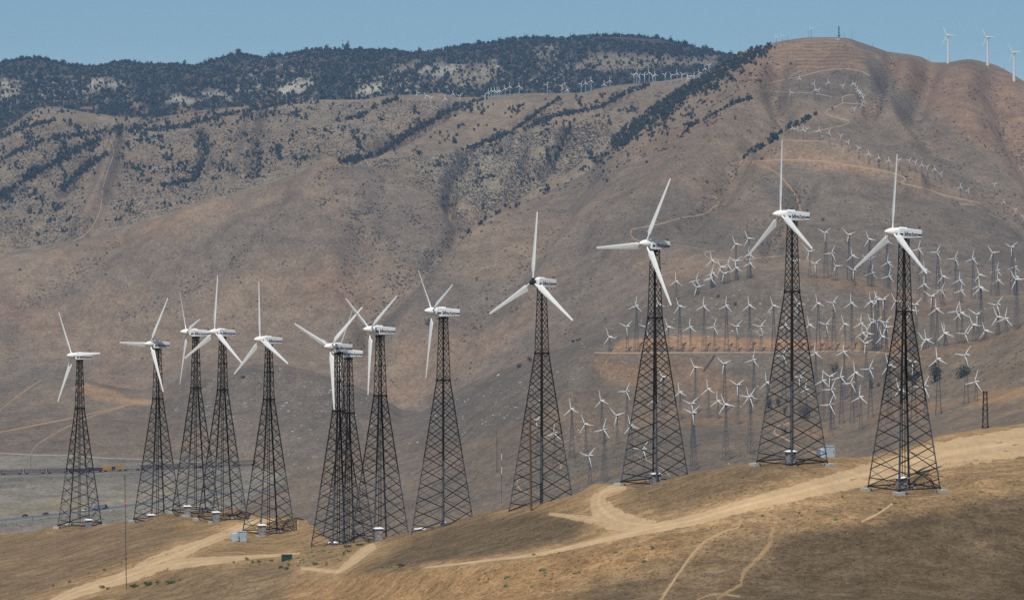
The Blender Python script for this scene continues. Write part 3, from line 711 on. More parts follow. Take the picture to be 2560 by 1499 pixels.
def sample_poly(poly, n, dens=None, s0=0, s1=99, jit=0):
    P = np.array(poly, float)
    u = rng.uniform(P[:, 0].min(), P[:, 0].max(), n); v = rng.uniform(P[:, 1].min(), P[:, 1].max(), n)
    k = in_poly(u, v, poly)
    u, v = u[k], v[k]
    if jit: u, v = u + rng.normal(0, jit, len(u)), v + rng.normal(0, jit, len(v))
    if dens is not None:
        k = rng.random(len(u)) < dens(u, v); u, v = u[k], v[k]
    p, s, ok = hit(u, v)
    k = ok & (s >= s0) & (s <= s1)
    return p[k]

def sample_path(path, half, n, s0=0, s1=99):
    Q = smooth_path([(a, b, 1) for a, b in path], 1.0)
    i = rng.integers(0, len(Q), n)
    sd = int(path[0][0] * 3 + path[0][1]); q_ = fbm(i / 26.0, i * 0 + sd * .37, 3, sd)
    hv = half * np.clip(.75 + 1.6 * q_, .25, 1.7)
    u = Q[i, 0] + rng.normal(0, 1, n) * hv * .7; v = Q[i, 1] + rng.normal(0, 1, n) * hv * .55 - 2.5 * q_
    k = rng.random(n) < np.clip(.75 + 1.1 * q_, .12, 1); u, v = u[k], v[k]
    p, s, ok = hit(u, v)
    k = ok & (s >= s0) & (s <= s1)
    return p[k]

def blob_templates(kind, nvar, seed):
    """small irregular leaf clumps: list of (verts, tri faces)."""
    r = np.random.default_rng(seed); out = []
    for _ in range(nvar):
        bm = bmesh.new()
        if kind == "scrub":
            bmesh.ops.create_icosphere(bm, subdivisions=1, radius=1.0)
            for q in bm.verts:
                q.co *= r.uniform(.7, 1.2); q.co.z = max(q.co.z, -.15) * .8
        elif kind == "rock":
            bmesh.ops.create_icosphere(bm, subdivisions=1, radius=1.0)
            for q in bm.verts:
                q.co *= r.uniform(.6, 1.25); q.co.z = max(q.co.z, -.2) * .7
        elif kind == "tree":
            # a crown of several lobes built from leaf-clump triangles, with gaps, and a short trunk
            cr = bmesh.ops.create_icosphere(bm, subdivisions=1, radius=.5)
            for q in cr['verts']:
                q.co *= r.uniform(.75, 1.2); q.co.z = q.co.z * .85 + .62
            for k in range(7):
                c = Vector((r.uniform(-.45, .45), r.uniform(-.45, .45), r.uniform(.35, 1.0)))
                rad = r.uniform(.28, .46) * (1.15 - .4 * c.z)
                for _k in range(5):
                    d = Vector(r.normal(0, 1, 3)).normalized() * rad * r.uniform(.65, 1.1)
                    a = Vector(r.normal(0, 1, 3)).normalized() * r.uniform(.13, .24); b2 = Vector(r.normal(0, 1, 3)).normalized() * r.uniform(.13, .24)
                    p0 = c + d
                    vs = [bm.verts.new(p0 + a), bm.verts.new(p0 - a * .6 + b2), bm.verts.new(p0 - a * .5 - b2)]
                    bm.faces.new(vs)
            bmesh.ops.create_cone(bm, segments=4, radius1=.06, radius2=.03, depth=.6, matrix=Matrix.Translation((0, 0, .3)))
        bmesh.ops.triangulate(bm, faces=bm.faces[:])
        bm.verts.index_update()
        out.append((np.array([q.co[:] for q in bm.verts]), np.array([[q.index for q in fc.verts] for fc in bm.faces])))
        bm.free()
    return out

def scatter(name, pts, tmpl, size, colours, material, squash=(.8, 1.2), label=None, cat=None, sink=.1):
    """one merged mesh of many clumps standing at pts."""
    vs, fs, cs, b = [], [], [], 0
    which = rng.integers(0, len(tmpl), len(pts))
    colours = np.asarray(colours)
    for k, (tv, tf) in enumerate(tmpl):
        P = pts[which == k]; n = len(P)
        if n == 0: continue
        a = rng.uniform(0, 2 * math.pi, n); sz = size(P, n); sq = rng.uniform(*squash, n)
        ca, sa = np.cos(a)[:, None], np.sin(a)[:, None]
        x = (tv[None, :, 0] * ca - tv[None, :, 1] * sa) * sz[:, None] + P[:, 0:1]
        y = (tv[None, :, 0] * sa + tv[None, :, 1] * ca) * sz[:, None] + P[:, 1:2]
        z = tv[None, :, 2] * (sz * sq)[:, None] + P[:, 2:3] - sink * sz[:, None]
        vs.append(np.stack([x, y, z], -1).reshape(-1, 3))
        fs.append((tf[None] + (np.arange(n) * len(tv))[:, None, None]).reshape(-1, 3) + b); b += n * len(tv)
        ci = colours[rng.integers(0, len(colours), n)] * rng.uniform(.75, 1.3, n)[:, None]
        cs.append(np.repeat(ci[:, None], len(tv), 1).reshape(-1, 3) * rng.uniform(.8, 1.2, n * len(tv))[:, None])
    me = raw_mesh(name, np.concatenate(vs), np.concatenate(fs), [material], False, np.concatenate(cs))
    return tag(new_obj(name, me), label, cat, kind="stuff")

T_TREE, T_SCRUB, T_ROCK = blob_templates("tree", 4, 3), blob_templates("scrub", 4, 4), blob_templates("rock", 5, 5)
DKG = [(.026, .036, .026), (.038, .048, .030), (.024, .032, .027), (.05, .052, .034), (.034, .034, .026)]
OLV = [(.058, .054, .044), (.07, .062, .049), (.048, .047, .040), (.085, .071, .05)]
def clump(sx, sy, seed, lo, hi): return lambda u, v: sm(fbm(u / sx, v / sy, 3, seed), lo, hi)

SPUR = [(215,600),(195,480),(250,385),(282,345),(300,400),(292,480),(275,560),(262,615)]
def off_spur(d): return lambda u, v: d(u, v) * (1 - .93 * poly_w(u, v, SPUR, 14))
# dark forest of the far range, open on its pale slopes
OPEN = [[(690,240),(700,215),(740,203),(785,194),(787,210),(750,238)],[(200,238),(230,198),(270,192),(308,215),(260,228)],[(0,252),(0,196),(45,203),(52,238)],[(500,234),(545,224),(582,246),(560,252)],[(410,257),(440,238),(502,250),(470,264)],
 [(885,242),(910,213),(957,206),(962,230),(920,242)],[(1040,187),(1070,161),(1142,158),(1152,177),(1090,192)],[(985,180),(1030,153),(1057,153),(1010,182)],[(1330,130),(1360,108),(1388,116),(1372,147),(1345,147)],
 [(1438,176),(1480,133),(1560,133),(1700,144),(1800,138),(1800,165),(1680,163),(1590,178),(1500,184)],[(1120,197),(1150,163),(1242,153),(1252,182),(1210,217),(1140,217)],[(195,275),(215,256),(247,267),(242,290)],[(312,252),(330,246),(385,275),(345,284)],[(440,288),(448,260),(482,263),(503,288)]]
def open_dens(u, v):
    o = np.zeros(u.shape, bool)
    for q in OPEN: o |= in_poly(u, v, q)
    return np.where(o, .30, 1.0) * (1 - .9 * pale_spots(u, v)) * (.30 + .70 * sm(fbm(u / 30 + v / 40, v / 13, 4, 61), -.22, .16)) * np.clip(1.25 - .5 * sm(fbm(u / 120, v / 40, 3, 63), .0, .4), 0, 1)
pts = sample_poly([(-360,320),(-360,140),(60,130),(600,120),(1330,85),(1780,120),(1850,130),(1850,215),(1700,215),(1500,230),(1200,255),(900,265),(560,290),(300,305),(100,285),(0,340)], 46000, open_dens, 19.5, 22.4)
FOREST = [pts]
FOREST.append(sample_poly([(-360,350),(-360,270),(0,250),(110,262),(560,262),(760,245),(860,250),(820,270),(640,300),(480,322),(330,318),(250,292),(110,286),(40,345),(-360,480)], 5000, clump(40, 16, 62, -.35, .2), 18.3, 22))
sky_u = rng.uniform(-360, 1840, 1500); a = line_at(M13)[0]
crest_v = np.array([RUNMIN[NR - 1, np.clip(np.searchsorted(cols, q), 0, NC_ - 1)] for q in sky_u]) + rng.uniform(.3, 2.5, 1500)
p, s, ok = hit(sky_u, crest_v); FOREST.append(p[ok & (s > 19.5)])
# tree strips in the gullies of the middle hills
for pth, hw, n in ((((1215,247),(1130,275),(1060,315),(1000,350),(940,388),(850,408)), 7, 640), (((1400,247),(1345,282),(1290,322),(1240,347),(1155,376)), 5, 340),
    (((1626,214),(1560,236),(1508,266),(1450,280),(1400,288),(1310,325)), 6, 440), (((-200,460),(0,400),(130,348),(280,330),(420,322),(560,290),(700,262),(800,242)), 8, 1050),
    (((-150,560),(0,493),(60,452),(143,404),(250,345)), 7, 620), (((154,479),(200,430),(268,386)), 6, 260), (((500,335),(515,370),(505,410),(480,450),(440,460)), 9, 260),
    (((400,385),(430,405)), 7, 40), (((640,352),(650,400),(610,450)), 9, 80), (((690,365),(700,395)), 9, 50), (((1420,320),(1405,370),(1385,395)), 8, 80), (((1475,380),(1490,410)), 6, 40),
    (((860,300),(905,290),(950,262),(1000,250)), 6, 130), (((880,330),(900,370),(870,400)), 5, 50), (((0,345),(70,320),(140,300)), 6, 110),
    (((2057,280),(2020,297),(2002,310),(1963,327),(1915,363),(1885,377),(1855,398)), 5.5, 150), (((1700,340),(1740,310),(1790,285),(1830,262),(1880,244)), 5, 120)):
    FOREST.append(sample_path(pth, hw, n, 12.5, 20))
# the burnt wooded flank of the east mountain
FOREST.append(sample_poly([(1160,590),(1251,533),(1366,480),(1473,425),(1544,388),(1651,340),(1740,290),(1800,230),(1860,190),(1935,135),(1935,108),(1870,124),(1828,140),(1803,163),(1731,203),(1687,225),(1633,268),(1598,293),(1544,341),(1500,385),(1440,440),(1366,474),(1251,527),(1140,585)], 22000, clump(30, 16, 33, -.15, .3), 15, 17.6, 7))
FOREST.append(sample_poly([(1519,372),(1544,343),(1598,296),(1633,271),(1687,228),(1731,206),(1803,167),(1828,144),(1905,114),(1922,122),(1850,168),(1790,202),(1730,240),(1660,292),(1600,330),(1545,376)], 15000, clump(40, 24, 34, -.6, .0), 15, 17.6, 6))
def flank(u, v): return sm(fbm(u / 30, v / 30, 3, 66), .0, .35) * .5
FOREST.append(sample_poly([(1500,420),(1700,320),(1860,200),(1940,140),(1960,160),(1900,215),(1780,330),(1640,400),(1500,470)], 1200, flank, 14, 17.2))
# loose groves over the middle hills
FOREST.append(sample_poly([(-300,620),(0,610),(180,580),(380,530),(640,450),(830,395),(830,265),(560,290),(300,310),(100,300),(-300,400)], 14500, off_spur(clump(48, 34, 77, -.1, .5)), 16.4, 19.5))
FOREST.append(sample_poly([(840,400),(1000,390),(1140,560),(1260,500),(1400,440),(1540,330),(1640,225),(1400,245),(1200,260),(1000,260),(840,270)], 7000, clump(42, 36, 79, .0, .5), 16.4, 19.5))
pts = np.concatenate(FOREST)
scatter("forest", pts, T_TREE, lambda P, n: (2.2 + rng.gamma(2.0, .9, n)) * np.clip(P[:, 1] / 8000, .72, 1.12), DKG, M_LEAF, (.9, 1.5), "dark green trees and chaparral covering the far range and filling the gullies", "trees")

# scrub
SCR = []
SCR.append(sample_poly([(-300,650),(0,630),(180,600),(380,545),(640,465),(830,405),(950,380),(1050,345),(1120,300),(1200,260),(1000,250),(830,258),(560,290),(300,310),(100,300),(-300,380)], 48000, off_spur(clump(60, 40, 81, -.6, .15)), 16.3, 19.6))
SCR.append(sample_poly([(880,405),(1000,395),(1150,380),(1340,330),(1500,300),(1540,340),(1420,430),(1250,525),(1160,585),(1110,520),(1000,440)], 21000, clump(70, 50, 82, -.6, .1), 16.3, 19.6))
SCR.append(sample_poly([(1150,370),(1300,320),(1400,250),(1600,220),(1640,240),(1560,330),(1400,350)], 900, clump(60, 50, 83, -.1, .4), 16.3, 19.6))
SCR.append(sample_poly([(780,425),(860,408),(960,430),(1100,515),(1150,600),(1120,700),(1000,740),(880,620),(800,520)], 5200, clump(46, 34, 84, -.15, .5), 12.5, 16.4))
SCR.append(sample_poly([(0,650),(640,480),(830,420),(1100,620),(1000,720),(1000,960),(400,980),(0,930)], 2400, clump(60, 40, 85, .15, .5), 12.5, 16.4))
SCR.append(sample_poly([(1160,600),(1540,400),(1900,150),(2100,110),(2560,240),(2560,720),(1900,660),(1560,790),(1100,980),(1050,760)], 9000, clump(70, 40, 86, -.05, .45), 12.5, 16.4))
SCR.append(sample_poly([(2200,170),(2560,230),(2560,480),(2400,360)], 2600, clump(36, 26, 87, .0, .3), 12.5, 16.4))
SCR.append(sample_poly([(1440,180),(1480,135),(1700,146),(1800,150),(1790,190),(1600,200)], 900, None, 19, 22.2))
BR = [sample_poly([(1150,600),(1366,485),(1544,395),(1740,295),(1860,195),(1930,130),(1960,150),(1900,215),(1800,310),(1700,365),(1560,410),(1480,460),(1366,500),(1251,555)], 9000, clump(40, 26, 35, -.15, .35), 14.5, 17.2, 6),
      sample_poly([(1155,378),(1250,330),(1345,285),(1400,250),(1420,262),(1340,310),(1260,345),(1170,390)], 900, None, 16.8, 19.4, 4), sample_poly([(1400,330),(1500,285),(1640,225),(1660,240),(1560,300),(1480,350),(1420,400)], 1500, clump(40, 30, 36, -.2, .3), 16.8, 19.4, 5)]
scatter("burnt_brush", np.concatenate(BR), T_SCRUB, lambda P, n: rng.uniform(1.2, 3.2, n), [(.062,.046,.042),(.075,.055,.047),(.05,.042,.04),(.09,.066,.052)], M_LEAF, (.7, 1.3), "brown burnt brush along the wooded flank of the east mountain", "brush")
FS = [sample_poly([(0,650),(640,480),(830,420),(1100,560),(1250,540),(1540,400),(1900,160),(2100,110),(2560,240),(2560,720),(1900,660),(1560,790),(1100,980),(1000,1010),(400,980),(0,930)], 26000, clump(70, 30, 141, -.5, .5), 12.5, 16.4)]
scatter('fine_scrub', np.concatenate(FS), T_SCRUB, lambda P, n: rng.uniform(.35, .95, n), OLV, M_LEAF, (.5, .9), 'fine low scrub freckling the smooth brown slopes', 'scrub')
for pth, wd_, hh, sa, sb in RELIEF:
    if hh < 0 and sa < 16.5: SCR.append(sample_path(pth, wd_ * .7, 260, 12.5, 16.6))  # extra sagebrush added along gullies to deepen the shade of the folds
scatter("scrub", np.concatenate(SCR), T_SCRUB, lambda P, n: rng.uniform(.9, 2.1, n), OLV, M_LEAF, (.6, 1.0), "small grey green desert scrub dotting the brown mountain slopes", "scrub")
SC2 = []
SC2.append(sample_poly([(780,1340),(1000,1180),(1250,1140),(1500,1060),(1700,1060),(2000,1060),(2200,1080),(2150,1150),(1900,1170),(1700,1190),(1500,1225),(1300,1290),(1000,1345)], 3600, clump(60, 30, 91, -.2, .35), 7.5, 9.6))
SC2.append(sample_poly([(1250,1230),(1330,1130),(1450,1110),(1560,1120),(1600,1180),(1480,1210)], 700, None, 7.5, 9.6))
SC2.append(sample_poly([(1780,1150),(1900,1090),(1990,1085),(2050,1120),(1960,1150),(1850,1165)], 420, None, 7.5, 9.6))
SC2.append(sample_poly([(500,960),(620,925),(700,918),(850,960),(1000,1040),(1200,970),(1500,850),(1720,730),(1900,690),(2150,700),(2250,850),(2250,1000),(1900,1060),(1500,1100),(1000,1150),(760,1200),(480,1120)], 4200, clump(50, 36, 92, -.1, .45), 8.3, 12.3))
SC2.append(sample_poly([(0,1330),(0,1300),(120,1290),(420,1262),(420,1285),(300,1300),(140,1318)], 420, clump(40, 12, 93, -.3, .2), 7.5, 9.3))
SC2.append(sample_poly([(0,1222),(0,1194),(120,1190),(300,1182),(420,1172),(420,1186),(260,1198),(130,1205)], 520, clump(50, 14, 94, -.3, .2), 7.5, 9.3))
SC2.append(sample_poly([(200,1172),(300,1142),(420,1142),(640,1150),(640,1170),(420,1176)], 320, clump(40, 14, 95, -.2, .2), 7.5, 9.3))
SC2.append(sample_poly([(2270,900),(2450,870),(2560,840),(2560,960),(2420,980),(2300,1010)], 260, None, 8, 10.1))
scatter("valley_scrub", np.concatenate(SC2), T_SCRUB, lambda P, n: rng.uniform(.5, 1.15, n), [(.075,.082,.055),(.09,.09,.065),(.06,.07,.05)], M_LEAF, (.6, 1.0), "grey green brush scattered over the valley floor and lower slopes", "scrub")
# pale rocks
RK = []
RK.append(sample_poly([(410,1010),(470,955),(620,922),(700,914),(830,948),(1010,1035),(900,1090),(760,1180),(700,1140),(600,1080),(480,1060)], 9000, clump(30, 22, 101, -.02, .35), 8.5, 12.2))
RK.append(sample_poly([(1000,1110),(1050,1030),(1180,962),(1400,880),(1560,805),(1480,900),(1430,960),(1300,1050),(1150,1100)], 7000, clump(30, 22, 102, -.05, .35), 8.5, 12.2))
RK.append(sample_poly([(1500,870),(1640,765),(1750,705),(1900,690),(2100,720),(2200,790),(2200,860),(1900,845),(1640,842)], 4200, clump(30, 22, 103, .0, .35), 8.5, 12.2))
RK.append(sample_poly([(1700,1030),(1760,1000),(1900,960),(2000,1000),(1960,1040)], 240, None, 8.5, 10))
scatter("pale_rocks", np.concatenate(RK), T_ROCK, lambda P, n: .22 + rng.gamma(1.4, .40, n), [(.31,.295,.265),(.38,.36,.33),(.25,.235,.21)], M_ROCK, (.6, 1.1), "pale grey outcrop rocks strewn over the two stony hills", "rocks", .3)
RK2 = sample_poly([(1395,1120),(1400,1080),(1440,1045),(1490,1030),(1490,1050),(1470,1100),(1480,1140),(1420,1135)], 330, None, 8, 10)
RK3 = sample_poly([(1500,900),(1600,905),(1600,960),(1500,950)], 160, None, 8, 10.2)
scatter("orange_rocks", np.concatenate([RK2, RK3]), T_ROCK, lambda P, n: rng.uniform(.4, 1.2, n), [(.36,.24,.15),(.30,.20,.13),(.4,.33,.26)], M_ROCK, (.6, 1.1), "rusty orange boulders tumbled below the terrace", "rocks", .3)
# dry grass of the near ridge
def tuft_templates(nvar, seed):
    r = np.random.default_rng(seed); out = []
    for _ in range(nvar):
        vs, fs = [], []
        for k in range(7):
            a = r.uniform(0, 2 * math.pi); b2 = r.uniform(.2, .9)
            root = np.array([r.normal(0, .25), r.normal(0, .25), -.1]); tip = root + np.array([math.cos(a) * b2, math.sin(a) * b2, r.uniform(.5, 1.1)])
            side = np.array([-math.sin(a), math.cos(a), 0]) * r.uniform(.10, .22)
            i = len(vs); vs += [root - side, root + side, tip]; fs.append((i, i + 1, i + 2))
        out.append((np.array(vs), np.array(fs)))
    return out
T_TUFT = tuft_templates(6, 9)
GR = []
GR.append(sample_poly([(-60,1520),(-60,1340),(330,1300),(640,1285),(780,1315),(840,1360),(1030,1330),(1280,1266),(1500,1215),(1720,1190),(2070,1150),(2560,1062),(2620,1062),(2620,1520)], 46000, clump(34, 14, 111, -.5, .3), 2.5, 6.2))
road_lines = [([(1062,1418),(1241,1397),(1437,1365)], 6), ([(1437,1365),(1544,1339),(1660,1314)], 13), ([(1660,1314),(1839,1269),(2017,1222)], 22), ([(2017,1222),(2178,1180),(2339,1134),(2590,1090)], 33), ([(1560,1310),(1510,1282),(1498,1240),(1570,1216)], 34),
              ([(120,1510),(286,1450),(393,1408),(450,1380),(571,1332),(640,1302)], 19), ([(420,1412),(536,1400),(643,1390)], 11), ([(752,1419),(840,1428),(901,1385),(940,1363)], 12), ([(1853,1303),(1814,1326),(1760,1354),(1724,1393),(1696,1433),(1660,1488)], 4)]
g = np.concatenate(GR); gu = U0 + F * g[:, 0] / g[:, 1]; gv = VH - F * g[:, 2] / g[:, 1]
keep = np.ones(len(g), bool)
for pth, hw in road_lines: keep &= path_d(gu, gv, pth) > hw
g = g[keep]
scatter("dry_grass", g, T_TUFT, lambda P, n: rng.uniform(.07, .20, n), [(.25,.165,.082),(.21,.143,.075),(.185,.13,.072),(.165,.12,.07),(.27,.185,.10)], M_LEAF, (.6, 1.2), "short dry brown grass tufts over the near ridge", "grass")
wd = sample_poly([(620,1410),(700,1395),(760,1375),(840,1372),(870,1372),(860,1400),(800,1420),(740,1412),(680,1420),(600,1430)], 170, None, 2.5, 6.2)
wd = np.concatenate([wd, sample_poly([(930,1425),(1000,1395),(1080,1400),(1000,1418)], 50, None, 2.5, 6.2), sample_poly([(150,1470),(400,1380),(420,1385),(250,1450)], 20, None, 2.5, 6.2)])
wd = np.concatenate([wd, sample_poly([(1150,1440),(1330,1405),(1500,1385),(1640,1352),(1700,1362),(1560,1430),(1400,1460),(1200,1490)], 420, clump(30, 14, 151, .0, .4), 2.5, 6.2), sample_poly([(1860,1300),(2000,1262),(2200,1262),(2420,1215),(2560,1170),(2560,1215),(2300,1275),(2100,1310)], 300, clump(26, 10, 152, .0, .4), 2.5, 6.2)])
scatter("low_weeds", wd, T_SCRUB, lambda P, n: rng.uniform(.12, .36, n), [(.10,.12,.06),(.13,.13,.08),(.08,.09,.055)], M_LEAF, (.6, 1.0), "low grey green weeds on the disturbed ground beside the pads", "weeds")
# ------------------------------------------------------------------ wind turbines: shapes shared by all
def blade_mesh(name, wide=1.0, R=8.5, mats=(None,), pitch=6.0):
    """blade along +z, trailing edge towards -y, cut square at its inner trailing corner."""
    wide *= 1.26
    st = [(.30, .20, .20, 14), (.95, .24, .19, 14), (1.22, .34 * wide, .17, 13), (1.36, .66 * wide, .145, 12), (2.2, .62 * wide, .12, 9), (3.6, .49 * wide, .085, 6),
          (5.4, .37 * wide, .055, 3), (7.2, .27 * wide, .040, 1), (8.3, .21 * wide, .028, 0), (8.5, .18 * wide, .016, 0)]
    m = MB(); rings = []
    for r, ch, th, tw in st:
        lead = .13 if r < 1.3 else .30 * ch
        ring = []
        for k in range(12):
            a = 2 * math.pi * k / 12
            if r < 1.0: y, x = ch / 2 * math.cos(a), th / 2 * math.sin(a)
            else:
                c = (1 - math.cos(a)) / 2                      # 0 leading, 1 trailing
                y = lead - c * ch
                x = th / 2 * math.sin(a) * (1 - .75 * c) * 1.5
            t = -math.radians(tw * .5 + pitch)
            ring.append((x * math.cos(t) - y * math.sin(t) * 1, x * math.sin(t) + y * math.cos(t), r * R / 8.5))
        rings.append(ring)
    m.loft(rings)
    return m.mesh(name, mats, True)

def smooth_by_angle(me, deg=35):
    bm = bmesh.new(); bm.from_mesh(me)
    for e in bm.edges:
        e.smooth = not (len(e.link_faces) == 2 and e.calc_face_angle(0) > math.radians(deg))
    bm.to_mesh(me); bm.free()
    me.polygons.foreach_set("use_smooth", [True] * len(me.polygons))
    return me

def nacelle_ring(x, hw, zt, zb, ch):
    return [(x, hw, zb + ch), (x, hw, zt - ch), (x, hw - ch, zt), (x, -hw + ch, zt), (x, -hw, zt - ch), (x, -hw, zb + ch), (x, -hw + ch, zb), (x, hw - ch, zb)]

ME_BLADE = smooth_by_angle(blade_mesh("blade", 1.0, 8.5, [M_WHITE]), 40)
m = MB()
m.loft([nacelle_ring(1.13, .38, .36, -.46, .10), nacelle_ring(.92, .56, .53, -.64, .09), nacelle_ring(.5, .565, .525, -.64, .06), nacelle_ring(-2.02, .43, .42, -.40, .05), nacelle_ring(-2.05, .40, .39, -.37, .05)])
ME_NAC = smooth_by_angle(m.mesh("nacelle", [M_WHITE]), 30)
m = MB(); m.box((.18, .02, .565), (.72, .62, .12), 0, 0, .93); ME_HATCH = m.mesh("roof_hatch", [M_WHITE])
m = MB(); m.bar((-1.86, .1, .40), (-1.86, .1, .72), .035); m.bar((-1.86, -.12, .66), (-1.86, .26, .66), .03); m.box((-1.86, .26, .72), (.09, .09, .09)); m.box((-1.98, -.12, .72), (.20, .02, .10)); m.bar((-1.86, -.12, .66), (-1.86, -.12, .74), .03)
ME_VANE = m.mesh("wind_vane", [M_DARK])
m = MB(); m.lathe([(.015, 2.52), (.12, 2.44), (.23, 2.27), (.34, 2.04), (.43, 1.78), (.48, 1.52), (.49, 1.30), (.47, 1.15)], 24, 'x')
ME_SPIN = smooth_by_angle(m.mesh("spinner", [M_WHITE]), 50)
m = MB(); m.lathe([(.10, 1.86), (.24, 1.80), (.27, 1.62), (.30, 1.5), (.27, 1.36), (.22, 1.12)], 14, 'x')
for k in range(3):
    a = math.radians(120 * k); m.bar((1.5, 0, 0), (1.5, .5 * math.sin(a), .5 * math.cos(a)), .27)
    a += math.radians(60); m.bar((1.62, .12 * math.sin(a), .12 * math.cos(a)), (1.62, .36 * math.sin(a), .36 * math.cos(a)), .1)
ME_BAREHUB = m.mesh("hub", [M_DARK])
m = MB(); m.lathe([(.36, -.10), (.36, .18), (.5, .18), (.5, .26)], 16); m.box((0, 0, -.16), (1.05, 1.05, .14)); ME_YAW = m.mesh("yaw_ring", [M_DARK])

def side_y(x): return .562 + (x - .5) * (.562 - .43) / 2.52
def stripe_mesh(x0, x1):
    m = MB(); zc0, zc1 = -.205, -.155
    def P(x, z, o): return (x, side_y(x) + o, z)
    z = lambda x: -.175 + (x - .5) * -.02
    for a, b in ((x0, x1),):
        vs = [P(a, z(a) - .115, -.004), P(b, z(b) - .105, -.004), P(b, z(b) + .105, -.004), P(a, z(a) + .115, -.004), P(a, z(a) - .115, .004), P(b, z(b) - .105, .004), P(b, z(b) + .105, .004), P(a, z(a) + .115, .004)]
        m.add(vs, [(0, 1, 2, 3), (7, 6, 5, 4), (4, 5, 1, 0), (5, 6, 2, 1), (6, 7, 3, 2), (7, 4, 0, 3)])
    return m
ME_STRIPE, ME_STRIPE2 = stripe_mesh(.90, .43).mesh("stripe", [M_BLUE]), stripe_mesh(-1.52, -2.02).mesh("stripe", [M_BLUE])

# lettering, built from the letters' own strokes (slanted heavy capitals and small letters)
def letter_strokes():
    """name > list of (polyline, closed) on a grid 1 unit wide per letter, x height 0.62, cap height 1."""
    t = .17
    return {
        'V': ([[(.0, 1), (.36, .0)], [(.36, .0), (.78, 1)]], .80),
        'e': ([[(.06, .33), (.5, .33), (.5, .62), (.06, .62), (.06, .0), (.52, .0)]], .66),
        's': ([[(.54, .62), (.06, .62), (.06, .33), (.52, .33), (.52, .0), (.02, .0)]], .66),
        't': ([[(.18, .9), (.18, .0), (.44, .0)], [(.0, .62), (.46, .62)]], .54),
        'a': ([[(.06, .62), (.5, .62), (.5, .0), (.06, .0), (.06, .33), (.5, .33)]], .68),
    }
def lettering():
    G = letter_strokes(); m = MB(); x = 0.0; T = .19
    pts = []
    for ch in "Vestas":
        st, adv = G[ch]
        for ln in st:
            for a, b in zip(ln[:-1], ln[1:]): pts.append((x + a[0], a[1], x + b[0], b[1], ch))
        x += adv + .06
    W = x - .08; width, height = 1.80, .41
    for k, (xa, za, xb, zb, ch) in enumerate(pts):
        sl = .26
        xa, xb = xa + sl * za, xb + sl * zb
        A = ((xa / W) * width, za * height + .0); B = ((xb / W) * width, zb * height)
        d = Vector((B[0] - A[0], B[1] - A[1])); d.normalize(); n = Vector((-d.y, d.x))
        w = .072 if abs(d.x) > abs(d.y) else .098
        if ch == 'V': w = .125
        e = d * w * .42
        q = [(A[0] - e.x - n.x * w / 2, A[1] - e.y - n.y * w / 2), (B[0] + e.x - n.x * w / 2, B[1] + e.y - n.y * w / 2), (B[0] + e.x + n.x * w / 2, B[1] + e.y + n.y * w / 2), (A[0] - e.x + n.x * w / 2, A[1] - e.y + n.y * w / 2)]
        o = .004 + .0005 * (k % 5)
        vs = []
        for off in (-.003, o):
            for (tx, tz) in q:
                X = .34 - tx; vs.append((X, side_y(X) + off, -.32 + tz + (X - .5) * -.02))
        m.add(vs, [(3, 2, 1, 0), (4, 5, 6, 7), (0, 1, 5, 4), (1, 2, 6, 5), (2, 3, 7, 6), (3, 0, 4, 7)])
    me = m.mesh("lettering", [M_NAVY])
    bm = bmesh.new(); bm.from_mesh(me); bmesh.ops.recalc_face_normals(bm, faces=bm.faces[:]); bm.to_mesh(me); bm.free()
    return me
ME_LETTER = lettering()

# ---- the big lattice tower
def rad(z): return 4.1 + (0.90 - 4.1) * z / 19.6 if z < 19.6 else .90 + (.57 - .90) * (z - 19.6) / 7.8
def corner(i, z):
    a = math.pi / 2 * i; r = rad(z); return Vector((r * math.cos(a), r * math.sin(a), z))
def leg_mesh():
    m = MB()
    zs = [.22, 4.9, 9.5, 14.5, 19.6, 23.5, 27.4]
    for za, zb in zip(zs[:-1], zs[1:]):
        A, B = corner(0, za), corner(0, zb); mi = 0 if zb < 10 else 1
        w, t = (.17, .022) if za < 19 else (.105, .02)
        for s in (-1, 1):                                # an angle profile opening inwards
            d = Vector((-math.cos(math.pi / 4), s * math.sin(math.pi / 4), 0)) * w
            n = Vector((-d.y, d.x, 0)).normalized() * t * s
            vs = [A, A + d, A + d + n, A + n, B, B + d, B + d + n, B + n]
            fs = [(0, 3, 2, 1), (4, 5, 6, 7), (0, 1, 5, 4), (1, 2, 6, 5), (2, 3, 7, 6), (3, 0, 4, 7)]
            m.add(vs, fs, mi)
        m.box((B.x - .05, 0, B.z), (.12, .2, .34), mi)
    me = m.mesh("leg", [M_STEEL_G, M_STEEL_D])
    bm = bmesh.new(); bm.from_mesh(me); bmesh.ops.recalc_face_normals(bm, faces=bm.faces[:]); bm.to_mesh(me); bm.free()
    return me
def levels(z0, z1, p0, p1):
    out = [z0]; z = z0
    while True:
        p = p0 + (p1 - p0) * (z - z0) / (z1 - z0)
        if z + p * 1.3 > z1: break
        z += p; out.append(z)
    out.append(z1); return out
